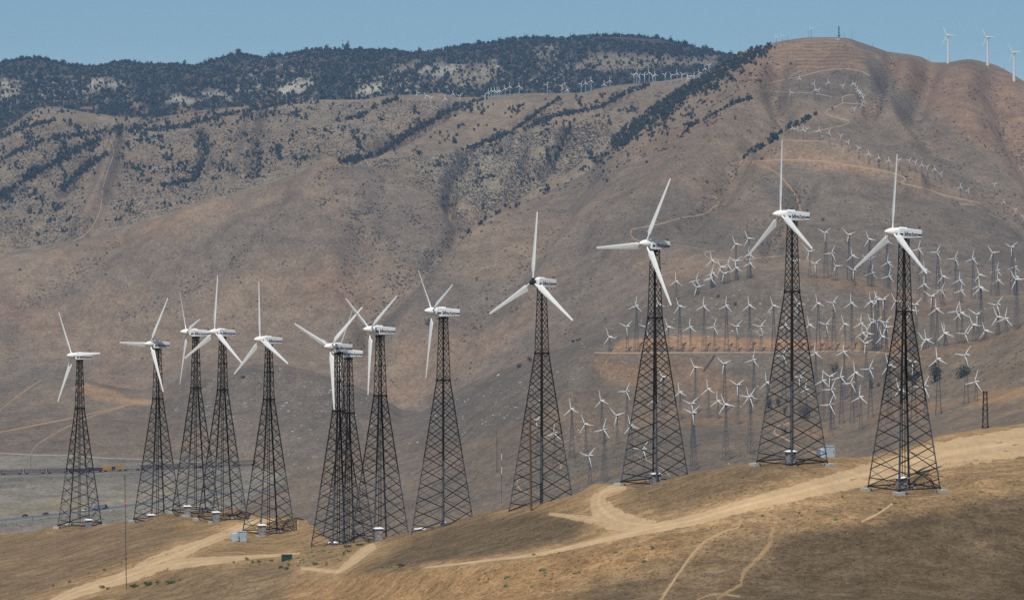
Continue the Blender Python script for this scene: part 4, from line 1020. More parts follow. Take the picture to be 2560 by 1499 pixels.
def bracing_mesh():
    m = MB()
    low, up = levels(.5, 19.6, 1.85, 1.35), levels(19.6, 27.2, 1.5, 1.15)
    for f in range(4):
        i, j = f, (f + 1) % 4
        for lv in (low, up):
            zs = lv
            if f % 2: zs = [lv[0]] + [(a + b) / 2 for a, b in zip(lv[:-1], lv[1:])] + [lv[-1]]
            for a, b in zip(zs[:-1], zs[1:]):
                nrm = (corner(i, a) + corner(j, a)); nrm.z = 0
                w = .098 if a < 17 else .056
                m.bar(corner(i, a), corner(j, b), w, .05, 1, nrm)
                m.bar(corner(j, a) - nrm.normalized() * .03, corner(i, b) - nrm.normalized() * .03, (.060 if a < 17 else .044), .04, 0 if a < 8 else 1, nrm)  # low falling braces get the paler steel: their sunlit look put into colour
    return m.mesh("bracing", [M_STEEL_G, M_STEEL_D])
def ring_mesh(z, w):
    m = MB()
    for f in range(4): m.bar(corner(f, z), corner((f + 1) % 4, z), w, w)
    return m
ME_LEG, ME_BRACE = leg_mesh(), bracing_mesh()
ME_RING = ring_mesh(19.6, .15).mesh("ring_beam", [M_STEEL_D])
ME_SILL = ring_mesh(.48, .12).mesh("base_beam", [M_STEEL_D])
m = MB()
for s in (-1, 1): m.bar((-.2, s * .16, 1.2), (-.12, s * .16, 27.2), .035)
for k in range(64): m.bar((-.2 + .08 * k / 64, -.16, 1.4 + k * .40), (-.2 + .08 * k / 64, .16, 1.4 + k * .40), .03)
m.bar((.1, .05, .6), (.06, .05, 27.2), .08)
ME_LADDER = m.mesh("ladder", [M_STEEL_D])
m = MB(); m.box((0, 0, -.42), (1.0, 1.0, 1.4)); ME_FOOT = m.mesh("footing", [M_CONC])
m = MB()
for f in range(4): m.bar(corner(f, 27.3), corner((f + 1) % 4, 27.3), .12, .16)
m.box((0, 0, 27.34), (.95, .95, .10), 0, math.pi / 4)
ME_CAP = m.mesh("top_plate", [M_STEEL_D])

def place(name, me, parent, mtx):
    o = new_obj(name, me, parent); o.matrix_local = mtx; return o

def nacelle_matrix(yaw, z, tilt=4): return Matrix.Translation((0, 0, z)) @ Matrix.Rotation(yaw, 4, 'Z') @ Matrix.Rotation(math.radians(-tilt), 4, 'Y')

def axis_yaw(u, psi):
    th = math.atan((u - U0) / F); fw = Vector((math.sin(th), math.cos(th))); rt = Vector((math.cos(th), -math.sin(th)))
    n = -math.cos(psi) * fw - math.sin(psi) * rt
    return math.atan2(n.y, n.x)

def blade_angle(hub, tips):
    dx = [t[0] - hub[0] for t in tips]; dy = [t[1] - hub[1] for t in tips]
    c = min(.95, math.sqrt(sum(a * a for a in dx) / max(1, sum(a * a for a in dy))))
    ph = [math.atan2(a / c, -b) for a, b in zip(dx, dy)]
    base = ph[0]; acc = 0
    for p in ph:
        d = p - base; k = round(d / (2 * math.pi / 3)); acc += d - k * 2 * math.pi / 3
    return c, base + acc / len(ph)

# ------------------------------------------------------------------ the front row
FRONT = [  # hub, blade tips, distance, tower turn, footings visible, label
 ((180,890), [(149,790),(254,876),(155,1012)], 659, -25, 1, "leftmost lattice turbine of the front row, standing nearest the far end of the ridge"),
 ((375,861), [(419,742),(302,867),(415,975)], 633, 15, 1, "second front-row turbine from the left, its nacelle side shaded, one blade level to the left"),
 ((466,831), [(451,752),(502,776),(460,968)], 621, 23, 1, "third front-row turbine from the left, two blades in a narrow V and one straight down"),
 ((536,831), [(541,691),(467,906),(609,902)], 598, 22, 1, "fourth front-row turbine from the left, one blade straight up, crossing its neighbour's tower"),
 ((650,850), [(645,709),(593,948),(725,903)], 579, 18, 1, "fifth front-row turbine from the left, beside the pair of grey transformers"),
 ((825,868), [(732,823),(900,764),(838,1025)], 538, 13, 0, "front one of the two overlapping turbines, its long blade reaching far up to the left"),
 ((846,882), [(880,759),(859,1020),(806,868)], 572, 12, 0, "rear one of the two overlapping turbines, half hidden behind the other's tower"),
 ((925,825), [(874,762),(999,730),(937,988)], 524, 12, 0, "front-row turbine just right of the overlapping pair, blades in a wide V"),
 ((1080,779), [(1049,694),(1134,692),(1078,947)], 502, 0, 0, "front-row turbine mid picture, two blades in a V and one straight down"),
 ((1332,706), [(1340,532),(1229,794),(1437,797)], 484, 1, 0, "front-row turbine with a bare dark hub and no nose cone, behind the brown pole"),
 ((1614,611), [(1673,446),(1492,630),(1684,761)], 467, -3, 1, "front-row turbine with shaded nacelle, third from the right, one blade level to the left"),
 ((1951,538), [(1950,353),(1875,654),(2034,614)], 450, 1, 1, "second front-row turbine from the right, the highest one, beside two grey boxes"),
 ((2231,582), [(2243,388),(2145,690),(2327,679)], 436, 8, 1, "rightmost and largest lattice turbine of the front row, in front of the dirt road"),
]
FRONT_POS = []
for hub, tips, Dm, alpha, feet, label in FRONT:
    c, phi = blade_angle(hub, tips)
    psi = math.acos(c)
    yaw = axis_yaw(hub[0], psi)
    n = Vector((math.cos(yaw), math.sin(yaw), 0))
    H_HUB = 28.2
    hubp = Vector(((hub[0] - U0) / F * Dm, Dm, -(hub[1] - VH) / F * Dm))
    root_p = hubp - n * 1.5 - Vector((0, 0, H_HUB))
    t = new_obj("wind_turbine", None); t.location = root_p
    tag(t, label, "wind turbine", "front row of large lattice tower turbines")
    th = math.atan((hub[0] - U0) / F)
    turn = -math.radians(alpha) - th
    R0 = Matrix.Rotation(turn, 4, 'Z')
    for k in range(4):
        place("leg", ME_LEG, t, R0 @ Matrix.Rotation(math.pi / 2 * k, 4, 'Z'))
        if feet:
            place("footing", ME_FOOT, t, R0 @ Matrix.Rotation(math.pi / 2 * k, 4, 'Z') @ Matrix.Translation((4.15, 0, 0)) @ Matrix.Rotation(math.pi / 4, 4, 'Z'))
    place("bracing", ME_BRACE, t, R0)
    place("ring_beam", ME_RING, t, R0)
    place("top_plate", ME_CAP, t, R0)
    if feet: place("base_beam", ME_SILL, t, R0)
    place("ladder", ME_LADDER, t, R0)
    place("yaw_ring", ME_YAW, t, Matrix.Translation((0, 0, 27.45)))
    NM_ = nacelle_matrix(yaw, H_HUB - .02)
    nac = place("nacelle", ME_NAC, t, NM_)
    for nm, me in (("roof_hatch", ME_HATCH), ("wind_vane", ME_VANE), ("stripe", ME_STRIPE), ("stripe", ME_STRIPE2), ("lettering", ME_LETTER)):
        new_obj(nm, me, nac)
    bare = "no nose cone" in label
    place("hub" if bare else "spinner", ME_BAREHUB if bare else ME_SPIN, t, NM_)
    for k in range(3):
        place("blade", ME_BLADE, t, NM_ @ Matrix.Translation((1.5, 0, 0)) @ Matrix.Rotation(-(phi + 2 * math.pi / 3 * k), 4, 'X'))
    FRONT_POS.append(root_p)

# ------------------------------------------------------------------ the many smaller turbines behind
def far_tower(name, h, r0, r1, npan, lw, bw, mat_):
    m = MB()
    def cr(i, z):
        a = math.pi / 2 * i + .3; r = r0 + (r1 - r0) * min(1, (z / h) / .9) ** .85
        return Vector((r * math.cos(a), r * math.sin(a), z))
    zs = [h * (1 - (1 - k / npan) ** 1.25) for k in range(npan + 1)]
    for i in range(4):
        for a, b in zip(zs[:-1], zs[1:]): m.bar(cr(i, a), cr(i, b), lw)
        m.bar(cr(i, 0) - Vector((0, 0, 3)), cr(i, 0), lw)
        j = (i + 1) % 4
        for a, b in zip(zs[:-1], zs[1:]):
            m.bar(cr(i, a), cr(j, b), bw); m.bar(cr(j, a), cr(i, b), bw)
    m.box((0, 0, h - .3), (1.3, 1.3, .7))
    return m.mesh(name, [mat_])
ME_T2 = far_tower("tower", 40.0, 3.1, .62, 12, .16, .075, M_STEEL_F)
m = MB(); m.lathe([(1.0, -3), (.95, 0), (.6, 40)], 10); ME_TUBE = smooth_by_angle(m.mesh("tower", [M_TUBE_B]), 40)
m = MB(); m.lathe([(1.35, -2), (1.3, 0), (.8, 40)], 16); ME_TUBEW = smooth_by_angle(m.mesh("tower", [M_TUBE]), 40)
def pill(L0, L1, r):
    m = MB(); rings = []
    for x, s in ((L0, .55), (L0 - .5, .85), (L0 - 1.4, 1.0), (L1 + 1.4, .92), (L1 + .4, .72), (L1, .45)):
        rings.append([(x, r * s * math.cos(a), .1 + r * s * .95 * math.sin(a)) for a in [2 * math.pi * (k + .5) / 10 for k in range(10)]])
    m.loft(rings); return m
ME_NAC2 = smooth_by_angle(pill(1.2, -3.6, .85).mesh("nacelle", [M_WHITE_FAR]), 40)
m = MB(); m.lathe([(.05, 2.1), (.3, 1.95), (.42, 1.6), (.42, 1.15)], 12, 'x'); ME_HUB2 = smooth_by_angle(m.mesh("hub", [M_WHITE_FAR]), 40)
ME_BLADE2 = smooth_by_angle(blade_mesh("blade", 1.15, 8.5, [M_WHITE_FAR], 0), 40)
ME_BLADE3 = smooth_by_angle(blade_mesh("blade", 1.6, 8.5, [M_WHITE_FAR], 0), 40)
ORD_ = ("first second third fourth fifth sixth seventh eighth ninth tenth eleventh twelfth thirteenth fourteenth fifteenth sixteenth seventeenth eighteenth "
        "nineteenth twentieth").split()
def ordinal(i):
    if i < 20: return ORD_[i]
    t = i + 1
    tens = {2: "twenty", 3: "thirty", 4: "forty"}[t // 10]
    return tens + "-" + ORD_[t % 10 - 1] if t % 10 else {2: "twentieth", 3: "thirtieth", 4: "fortieth"}[t // 10]

def far_turbine(u, v, vb, phi, label, group, rpx=None, tower=None, psi=None, smax=99, blade=None):
    psi = math.radians(35) if psi is None else psi
    psi += random.uniform(-.06, .06)
    g = hit1(u + 2, vb, smax); Y = g.y
    s = 1.0 if rpx is None else rpx * Y / F / 8.5
    yaw = axis_yaw(u, psi); n = Vector((math.cos(yaw), math.sin(yaw), 0))
    hubp = Vector(((u - U0) / F * Y, Y, -(v - VH) / F * Y))
    base = hubp - n * 1.5 * s
    gz = ground_z(base.x, base.y)
    h = hubp.z - gz - .75 * s
    h = max(h, 6 * s)
    t = new_obj("wind_turbine", None); t.location = (base.x, base.y, gz); t.scale = (s, s, s)
    tag(t, label, "wind turbine", group)
    me = tower or ME_T2
    wz = h / s / 40.0
    wxy = 1.0 if tower else max(.62, min(1.15, h / s / 40.0))
    place("tower", me, t, Matrix.Diagonal((wxy, wxy, wz, 1)) @ Matrix.Rotation(random.uniform(-.3, .3), 4, 'Z'))
    N = Matrix.Translation((0, 0, h / s + .75)) @ Matrix.Rotation(yaw, 4, 'Z') @ Matrix.Rotation(math.radians(-3), 4, 'Y')
    place("nacelle", ME_NAC2, t, N); place("hub", ME_HUB2, t, N)
    for k in range(3):
        place("blade", blade or ME_BLADE2, t, N @ Matrix.Translation((1.5, 0, 0)) @ Matrix.Rotation(-math.radians(phi + 120 * k), 4, 'X'))
    return t

random.seed(11)
UPPER_TERRACE = [(1589,764,880,7),(1645,760,880,-15),(1697,765,880,-23),(1758,765,880,4),(1814,764,880,5),(1872,763,880,-8),(1932,764,880,-20),(1995,760,880,-30),(2043,758,880,-14),(2082,757,879,40),(2127,757,878,-3),
                 (2176,754,878,-8),(2186,752,878,15),(2193,748,878,-25),(2207,749,876,55),(2238,753,880,-30),(2277,776,882,-30),(2288,762,880,48)]
LOWER_TERRACE = [(1522,842,880,-22),(1566,816,880,50),(1615,817,880,45),(1669,817,880,-22),(1724,817,880,1),(1784,817,880,22),(1841,816,880,48),(1901,816,880,42),(1963,813,880,6),(2022,812,878,-12),(2065,811,878,44),(2110,810,878,-22),(2152,808,878,2),
                 (2178,806,878,-28),(2184,803,878,2),(2192,803,878,50),(2214,806,880,45),(2214,818,882,-38),(2170,834,880,-25),(2155,832,879,-3),(2204,841,881,-18)]
HILLTOP_L = [(1689,703,752,-2),(1740,701,735,18),(1741,721,737,-45),(1776,693,718,10),(1838,610,695,-24),(1870,596,695,-30),(1872,635,696,0),(1874,658,696,5),(1819,662,706,17),(1839,653,700,57),(1839,669,701,-8),(1779,651,716,-10),(1781,682,719,5),(1777,696,720,12),(1802,668,709,-30),(1809,684,710,73)]
HILLTOP_R = [(2062,582,696,55),(2121,587,700,70),(2022,629,694,75),(2037,659,695,55),(2079,633,703,25),(2130,639,706,-12),(2089,665,703,-35),(2133,675,713,58),(1982,653,694,80),(2172,598,716,-24),(2215,602,718,-8),(2219,656,720,3),(2179,682,714,10),(2222,690,724,14),(2172,650,714,60)]
BEHIND_R = [(2296,622,735,14),(2342,630,750,28),(2387,646,752,26),(2431,647,747,10),(2481,632,741,-38),(2528,618,738,56),(2311,673,752,-8),(2310,711,757,1),(2356,691,762,-18),(2354,725,765,25),(2398,700,757,5),(2402,726,757,11),(2448,687,747,-22),(2447,715,747,8),(2492,675,739,14),(2536,666,737,8),(2494,700,739,-2),(2540,692,737,-5)]
KNOLL_R = [(2328,741,866,60),(2450,719,854,-12),(2539,699,824,-35),(2340,772,868,-5),(2390,778,860,22),(2402,782,859,-10),(2442,786,852,58),(2492,762,838,38),(2493,792,838,-25),(2513,796,832,10),(2309,858,872,-42),(2315,855,872,-12),(2362,832,864,-9),(2360,833,865,-18),(2412,839,857,33),(2432,812,854,-25),(2462,847,850,-22)]
SLOPE_L = [(1736,918,1035,-30),(1656,942,1040,-32),(1565,978,1075,27),(1502,1001,1110,-15),(1698,980,1050,-10),(1769,972,1045,-8),(1729,1009,1120,48),(1637,998,1060,-3),(1427,1022,1145,-10),(1809,909,1030,68),(1882,899,1010,12),(1843,962,1060,57),(1793,1002,1046,-5),(1812,1011,1152,-24),(1872,991,1032,-20),(1874,992,1135,36),
           (1341,1050,1130,52),(1384,1082,1160,5),(1462,1060,1130,-25),(1508,1073,1205,16),(1541,1038,1112,72),(1576,1064,1150,-18),(1472,1139,1212,42),(1607,1123,1192,35),(1731,1032,1176,48)]
SLOPE_M = [(1957,889,1005,27),(2037,882,990,0),(2108,879,1000,5),(1916,956,1045,-9),(1997,944,1050,50),(2013,974,1055,8),(2056,951,1055,3),(2074,941,1050,62),(2101,942,1060,12),(2137,931,1045,-9),(2078,973,1075,26),(2127,957,1060,24),(2074,1011,1090,24),(2149,992,1075,2),(2163,858,945,65),(2173,922,1045,27)]
SLOPE_R = [(2343,897,1038,-9),(2412,888,1010,36),(2437,954,1003,16),(2221,913,1060,-20),(2281,905,1050,58),(2248,975,1060,-20),(2310,966,1050,28)]
groups = [
 (UPPER_TERRACE, "white turbine, {} from left in the taller rear row along the orange terrace", "taller rear row on the orange terrace"),
 (LOWER_TERRACE, "white turbine, {} from left in the shorter front row along the orange terrace", "shorter front row on the orange terrace"),
 (HILLTOP_L, "white turbine, {} from left in the cluster below the oval dirt track", "turbines clustered below the oval track"),
 (HILLTOP_R, "white turbine, {} from left on the hilltop between the two rightmost big towers", "turbines on the rocky hilltop"),
 (BEHIND_R, "white turbine, {} from left behind the dark hill at the right edge", "turbines behind the dark hill"),
 (KNOLL_R, "white turbine, {} from left along the brown knoll crest right of the largest tower", "turbines along the brown knoll"),
 (SLOPE_L, "white turbine, {} from left on the stony slope below the terrace's left half", "turbines on the lower slope, left half"),
 (SLOPE_M, "white turbine, {} from left below the terrace, between the two rightmost big towers", "turbines on the lower slope, middle"),
 (SLOPE_R, "white turbine, {} from left on the brown slope with the dark bushes", "turbines on the brown bush slope"),
]
for lst, lab, grp in groups:
    for i, (u, v, vb, ph) in enumerate(sorted(lst)):
        far_turbine(u, v, vb, ph, lab.format(ordinal(i)), grp, smax=12.6)
ZIGZAG = [(1980,320,344,0),(1992,322,348,25),(2007,324,351,8),(2016,322,351,-38),(2047,326,353,5),(2072,332,359,22),(2102,339,367,58),(2120,355,382,40),(2146,370,397,-38),(2171,385,412,0),(2196,394,422,-2),(2221,401,427,5),(2247,400,427,-60),(2273,401,428,40),(2288,405,433,45),(2304,412,441,5),(2318,417,445,55),
          (2336,423,451,-2),(2352,434,463,45),(2401,467,495,10),(2419,477,507,28),(2486,461,490,60),(2509,505,534,5),(2538,524,554,60),(2559,542,570,60)]
for i, (u, v, vb, ph) in enumerate(sorted(ZIGZAG)):
    far_turbine(u, v, vb, ph, "small white turbine, %s from left in the line descending along the zigzag track" % ordinal(i), "line of turbines along the zigzag track", rpx=10.6, smax=16.9, blade=ME_BLADE3)
COLUMN = [(2132,209,237,-15),(2137,211,240,40),(2142,222,250,20),(2144,226,255,-5),(2147,228,258,28),(2150,232,262,35),(2152,233,266,10),(2155,241,271,30),(2158,242,273,48),(2157,255,282,75),(2155,264,290,-28)]
for i, (u, v, vb, ph) in enumerate(COLUMN):
    far_turbine(u, v, vb, ph, "tiny white turbine, %s from the top in the tight column up the peak's spur" % ordinal(i), "tight column of turbines on the spur", rpx=9, smax=16.9, blade=ME_BLADE3)
UPPER = [(1998,196,227,5,"under the peak, beside the pale track's left end"),(1977,232,257,-28,"lowest left of those under the peak"),(2037,225,252,0,"middle of the cluster below the peak"),(2034,210,235,150,"nearly edge on, just above its neighbour below the peak"),(2046,225,251,45,"right one of the touching pair below the peak"),
         (2070,206,240,-8,"standing alone on the grey face below the peak"),(2107,215,239,52,"with blades in a wide Y, left of the tight column"),(2136,272,298,52,"alone below the tight column, beside the zigzag bend")]
for u, v, vb, ph, lab in UPPER:
    far_turbine(u, v, vb, ph, "tiny white turbine " + lab, "scattered turbines under the peak", rpx=10, smax=16.9, blade=ME_BLADE3)
SKYL = [(1940,93,116,-2,"left one of the pair on the skyline left of the peak"),(1955,91,115,70,"right one of the pair on the skyline left of the peak"),(2027,71,96,-10,"against the sky on the summit"),(2095,100,125,55,"just below the summit, under the antenna mast")]
for u, v, vb, ph, lab in SKYL:
    far_turbine(u, v, vb, ph, "white turbine " + lab, "turbines around the summit", rpx=8.6, smax=16.3, blade=ME_BLADE3)
BIG = [(2367,89,159,-28,"leftmost of the three tall white tubular turbines"),(2466,94,164,-33,"middle one of the three tall white tubular turbines"),(2532,132,203,-35,"rightmost of the three tall white tubular turbines")]
for u, v, vb, ph, lab in BIG:
    far_turbine(u, v, vb, ph, lab, "tall white tubular turbines on the skyline", rpx=26, tower=ME_TUBEW, smax=16.3)
RIDGE = [(1043,232,255,-32),(1065,240,263,-28),(1077,245,263,62),(1112,247,270,-5),(1132,235,257,2),(1149,240,263,50),(1211,241,252,35),(1220,232,248,10),(1228,227,248,-2),(1236,227,247,3),(1243,228,246,-8),(1248,227,246,-8),(1262,222,242,-4),(1274,217,241,-3),(1297,215,240,4),(1367,212,237,38),(1404,215,236,40),(1417,225,236,0),
         (1452,210,235,38),(1463,208,233,-5),(1477,202,228,0),(1510,211,224,0),(1524,202,222,4)]
RIDGE2 = [(1584,188,212,55),(1591,184,212,15),(1597,191,212,28),(1610,187,212,38),(1622,182,211,-4),(1632,191,211,-45),(1637,186,211,-5),(1662,187,210,50),(1678,188,209,-35),(1692,184,208,-2),(1705,187,207,-45),(1720,191,206,-30),(1720,197,207,-20),(1733,189,203,28),(1748,182,199,-20),(1762,172,190,0),(1772,164,184,58)]
for i, (u, v, vb, ph) in enumerate(sorted(RIDGE)):
    far_turbine(u, v, vb, ph, "tiny white turbine, %s from left in the string along the tan middle ridge" % ordinal(i), "string of turbines on the tan middle ridge", rpx=10.5, tower=ME_TUBE, smax=19.4, blade=ME_BLADE3)
for i, (u, v, vb, ph) in enumerate(sorted(RIDGE2)):
    far_turbine(u, v, vb, ph, "tiny white turbine, %s from left in the group below the pale rounded hill" % ordinal(i), "group of turbines below the pale rounded hill", rpx=10.5, tower=ME_TUBE, smax=19.4, blade=ME_BLADE3)
# ------------------------------------------------------------------ equipment on the near ridge
def on_ground(u, Y):
    x = (u - U0) / F * Y
    return Vector((x, Y, ground_z(x, Y)))
def control_cabinet(u, Y, rz, label, h=1.6, w=.95, base=None):
    p = on_ground(u, Y)
    if base is not None: p.z = base
    t = new_obj("control_cabinet", None); t.location = p; t.rotation_euler = (0, 0, rz)
    tag(t, label, "cabinet", "control cabinets in the tower feet")
    m = MB(); m.box((0, 0, h / 2 - .2), (w, w * .8, h + .4)); m.box((0, 0, -.1), (w * 1.25, w, .3)); m.build("body", M_CAB, t)
    m = MB(); m.box((0, 0, h + .035), (w * 1.32, w * 1.12, .07)); m.box((0, 0, h + .11), (w * 1.1, w * .9, .09), 0, 0, .8); m.build("roof", M_CABTOP, t)
    m = MB(); m.box((0, -w * .4 - .012, h * .5), (w * .8, .02, h * .82)); d = m.build("door", M_CAB, t)
    m = MB(); m.box((w * .3, -w * .4 - .05, h * .55), (.04, .06, .2)); m.build("handle", M_DARK, d)
    return t
control_cabinet(222, 656, .5, "white roofed cabinet inside the leftmost lattice tower's foot")
control_cabinet(378, 630, .4, "white roofed cabinet inside the second tower from the left")
control_cabinet(468, 618, .3, "grey cabinet inside the third tower from the left, near a small shrub")
control_cabinet(540, 594, .3, "tall grey cabinet with domed white roof inside the fourth tower from the left", 1.8)
control_cabinet(655, 576, .3, "grey cabinet inside the fifth tower from the left, behind the grey transformers", 1.8)
control_cabinet(946, 521, .3, "cabinet with white roof at the foot of the tower right of the overlapping pair", 1.6)
control_cabinet(1640, 465.5, .2, "dark fronted cabinet with white roof in the third tower from the right", 1.6)
control_cabinet(1976, 447.5, .3, "grey cabinet inside the second tower from the right, left of two grey boxes", 1.9)
control_cabinet(2254, 433.8, .55, "grey mottled cabinet with white roof inside the largest tower's foot", 1.75)
def tray(u, v, w, label):
    p = hit1(u, v, 7); t = new_obj("cabinet_lid", None); t.location = p; tag(t, label, "cabinet lid", "white lids at the hidden tower feet")
    m = MB(); m.box((0, 0, .1), (w, w * .7, .34)); m.build("base", M_CAB, t)
    m = MB(); m.box((0, 0, .31), (w * 1.2, w * .9, .08)); m.box((w * .2, .1, .40), (w * .6, w * .5, .09), 0, 0, .8); m.build("lid", M_CABTOP, t)
tray(833, 1361, 1.15, "low white lidded box at the foot of the overlapping pair of towers")
tray(1108, 1311, .7, "small white lid at the foot of the middle V-bladed turbine")
tray(1050, 1327, 1.2, "flat pale slab beside the left leg of the middle V-bladed turbine")

def transformer(u, v, label_tank, label_box, k=1.0, flip=1):
    p = hit1(u, v, 7)
    t = new_obj("transformer", None); t.location = p; t.rotation_euler = (0, 0, .25); t.scale = (k,) * 3
    tag(t, label_tank, "transformer", "grey transformers and switch boxes by the pads")
    m = MB(); m.lathe([(.56, -.3), (.56, 1.02), (.5, 1.1), (.2, 1.14)], 20); m.build("tank", M_TRAFO, t)
    m = MB(); m.box((.30, -.46, .5), (.34, .3, .8)); m.build("terminal_box", M_TRAFO, t)
    m = MB()
    for q in range(5): m.box((-.56 + .02 * q, -.3 + .15 * q, .5), (.16, .035, .7))
    m.build("cooling_fins", M_TRAFO, t)
    m = MB(); m.box((.36, -.63, .55), (.06, .06, .3)); m.build("conduit", M_DARK, t)
    q = p + Vector((.98 * k, .9 * k, 0)); q.z = ground_z(q.x, q.y)
    b = new_obj("switch_box", None); b.location = q; b.rotation_euler = (0, 0, .3); b.scale = (k,) * 3
    tag(b, label_box, "switch box", "grey transformers and switch boxes by the pads")
    m = MB(); m.box((0, 0, .62), (1.05, .8, 1.5)); m.build("body", M_TRAFO, b)
    m = MB(); m.box((0, 0, 1.4), (1.14, .9, .06)); m.build("roof", M_TRAFO, b)
    m = MB(); m.box((0, -.412, .65), (.9, .02, 1.2)); d = m.build("door", M_TRAFO, b)
    m = MB(); m.box((.36, -.44, .7), (.04, .05, .18)); m.build("handle", M_DARK, d)
transformer(587, 1351, "round grey transformer tank on the dirt, left of the fifth tower from the left", "square grey switch box behind the transformer, left of the fifth tower")
transformer(2055, 1129, "round grey transformer tank by the second tower from the right", "square grey switch box beside the second tower from the right", .95)
p = hit1(717, 1399.5, 7)
t = new_obj("utility_vault", None); t.location = p; t.rotation_euler = (0, 0, .12)
tag(t, "dark green metal box standing alone on the ground left of the overlapping towers", "metal box")
m = MB(); m.box((0, 0, .25), (1.36, .8, .9)); m.build("body", M_GREEN, t)
m = MB(); m.box((0, 0, .715), (1.44, .88, .05)); m.build("lid", M_GREEN, t)
m = MB(); m.box((0, -.408, .3), (.02, .02, .7)); m.box((.12, -.42, .45), (.05, .04, .14)); m.build("door_seam", M_DARK, t)

# poles
def pole(u, v, vtop, r, material, label, cat, name="pole", smax=99, lean=0.0, extra=None):
    p = hit1(u, v, smax); h = (v - vtop) / F * p.y
    t = new_obj(name, None); t.location = p; tag(t, label, cat)
    m = MB(); m.lathe([(r * 1.15, -1.0), (r * 1.1, 0), (r * .85, h)], 10); o = m.build("shaft", material, t)
    t.rotation_euler = (0, lean, 0)
    if extra: extra(t, h, r)
    return t
def pole_top(t, h, r):
    m = MB(); m.lathe([(r * .95, h - .02), (r * .95, h + .07), (r * .4, h + .1)], 10); m.build("cap", M_DARK, t)
    m = MB(); m.bar((-.0, -r - .03, h * .05), (0, -r - .03, h * .9), .03); m.build("ground_wire", M_DARK, t)
pole(1328, 1276, 1029, .13, M_WOOD, "tall bare brown wooden pole standing in front of the hubless turbine", "pole", "wooden_pole", 7, -.012, pole_top)
def mast_extra(t, h, r):
    m = MB(); m.bar((-.25, 0, h * .985), (.25, 0, h * .985), .04); m.lathe([(.07, h), (.07, h + .25)], 8); m.build("sensor", M_DARK, t)
    m = MB(); m.box((0, 0, h * .27), (.16, .16, .35)); m.box((0, 0, h * .2), (.12, .12, .1)); m.build("junction_box", M_DARK, t)
pole(316, 1472, 1192, .05, M_STEEL_F, "thin grey wind measuring mast standing beside the access road at left", "mast", "measuring_mast", 7, -.014, mast_extra)
def cross_arm(t, h, r):
    m = MB(); m.bar((-1.4, 0, h * .95), (1.4, 0, h * .95), .16); m.build("crossarm", M_WOOD_G, t)
    m = MB()
    for q in (-1.2, 0, 1.2): m.lathe([(.08, h * .95 + .08), (.06, h * .95 + .35)], 6, 'z', (q, 0, 0))
    m.build("insulator", M_CAB, t)
for (u, v, vt, lab) in ((1242, 1180, 1075, "dark slender pole on the valley slope, left one of the two mid picture"), (77, 1170, 1136, "short dark power pole beyond the train at far left"),
                        (604, 1262, 1232, "dark power pole on the valley floor between the fourth and fifth towers"), (1049, 1013, 993, "small pole beside the dirt track in the saddle between the hills"),
                        (1928, 392, 374, "lone power pole on the brown spur left of the zigzag track"), (1868, 585, 545, "faint power pole on the slope above the oval track"), (82, 1301, 1290, "tiny pole on the near verge of the highway")):
    pole(u, v, vt, .22 if v < 1250 else .3, M_WOOD_G, lab, "pole", "power_pole", 19, 0, cross_arm if vt != 1290 else None)
def banded(t, h, r):
    for q, (a, b) in enumerate(((.55, .68), (.80, .92))):
        m = MB(); m.lathe([(r * 1.25, h * a), (r * 1.2, h * b)], 10); m.build("white_band", M_CABTOP, t)
    m = MB(); m.lathe([(r * 1.24, h * .68), (r * 1.2, h * .80)], 10); m.build("red_band", mat("red_paint", (.33, .06, .03), .6), t)
pole(1254, 1258, 1122, .17, M_STEEL_F, "thin mast with red and white bands, right one of the two mid picture", "mast", "banded_mast", 19, 0, banded)
for (u, v, vt, lab) in ((2021, 96, 75, "thin mast on the summit just left of the skyline turbine"), (2130, 99, 76, "thin mast on the skyline right of the antenna mast"), (2111, 96, 80, "shorter thin mast just right of the antenna mast"),
                        (1963, 107, 96, "short thin mast on the skyline, left of two"), (1969, 106, 90, "short thin mast on the skyline, right of two"), (2182, 119, 105, "faint mast on the skyline's right shoulder"), (2322, 149, 138, "faint pole on the skyline left of the tall tubular turbines"), (2511, 178, 160, "faint pole on the skyline between the two rightmost tubular turbines")):
    pole(u, v, vt, .16, M_STEEL_F, lab, "mast", "thin_mast", 16.3)
p = hit1(2097, 95.5, 16.3); h = 29 / F * p.y
t = new_obj("antenna_mast", None); t.location = p; tag(t, "lattice antenna mast with dishes on the summit of the brown peak", "antenna mast")
m = MB()
for a in range(4):
    x, y = .9 * math.cos(a * math.pi / 2 + .4), .9 * math.sin(a * math.pi / 2 + .4); m.bar((x, y, -2), (x * .7, y * .7, h), .26)
for k in range(10):
    for a in range(4):
        q = lambda aa, zz: ((.9 - .27 * zz / h) * math.cos(aa * math.pi / 2 + .4), (.9 - .27 * zz / h) * math.sin(aa * math.pi / 2 + .4), zz)
        m.bar(q(a, h * k / 10), q(a + 1, h * (k + 1) / 10), .15)
m.build("lattice", M_STEEL_D, t)
m = MB(); m.box((0, 0, h * .98), (3.2, .5, .5)); m.box((0, 0, h * .93), (2.2, .4, .5)); m.build("antenna_array", M_STEEL_F, t)
for (x, z, r) in ((1.3, h * .75, .8), (1.6, h * .22, 1.2), (-1.1, h * .2, 1.0), (1.0, h * .45, .6)):
    m = MB(); m.lathe([(r * .2, .5), (r * .8, .2), (r, 0), (r, -.15)], 14, 'y', (x, -1.0, z)); m.build("dish", M_STEEL_F, t)
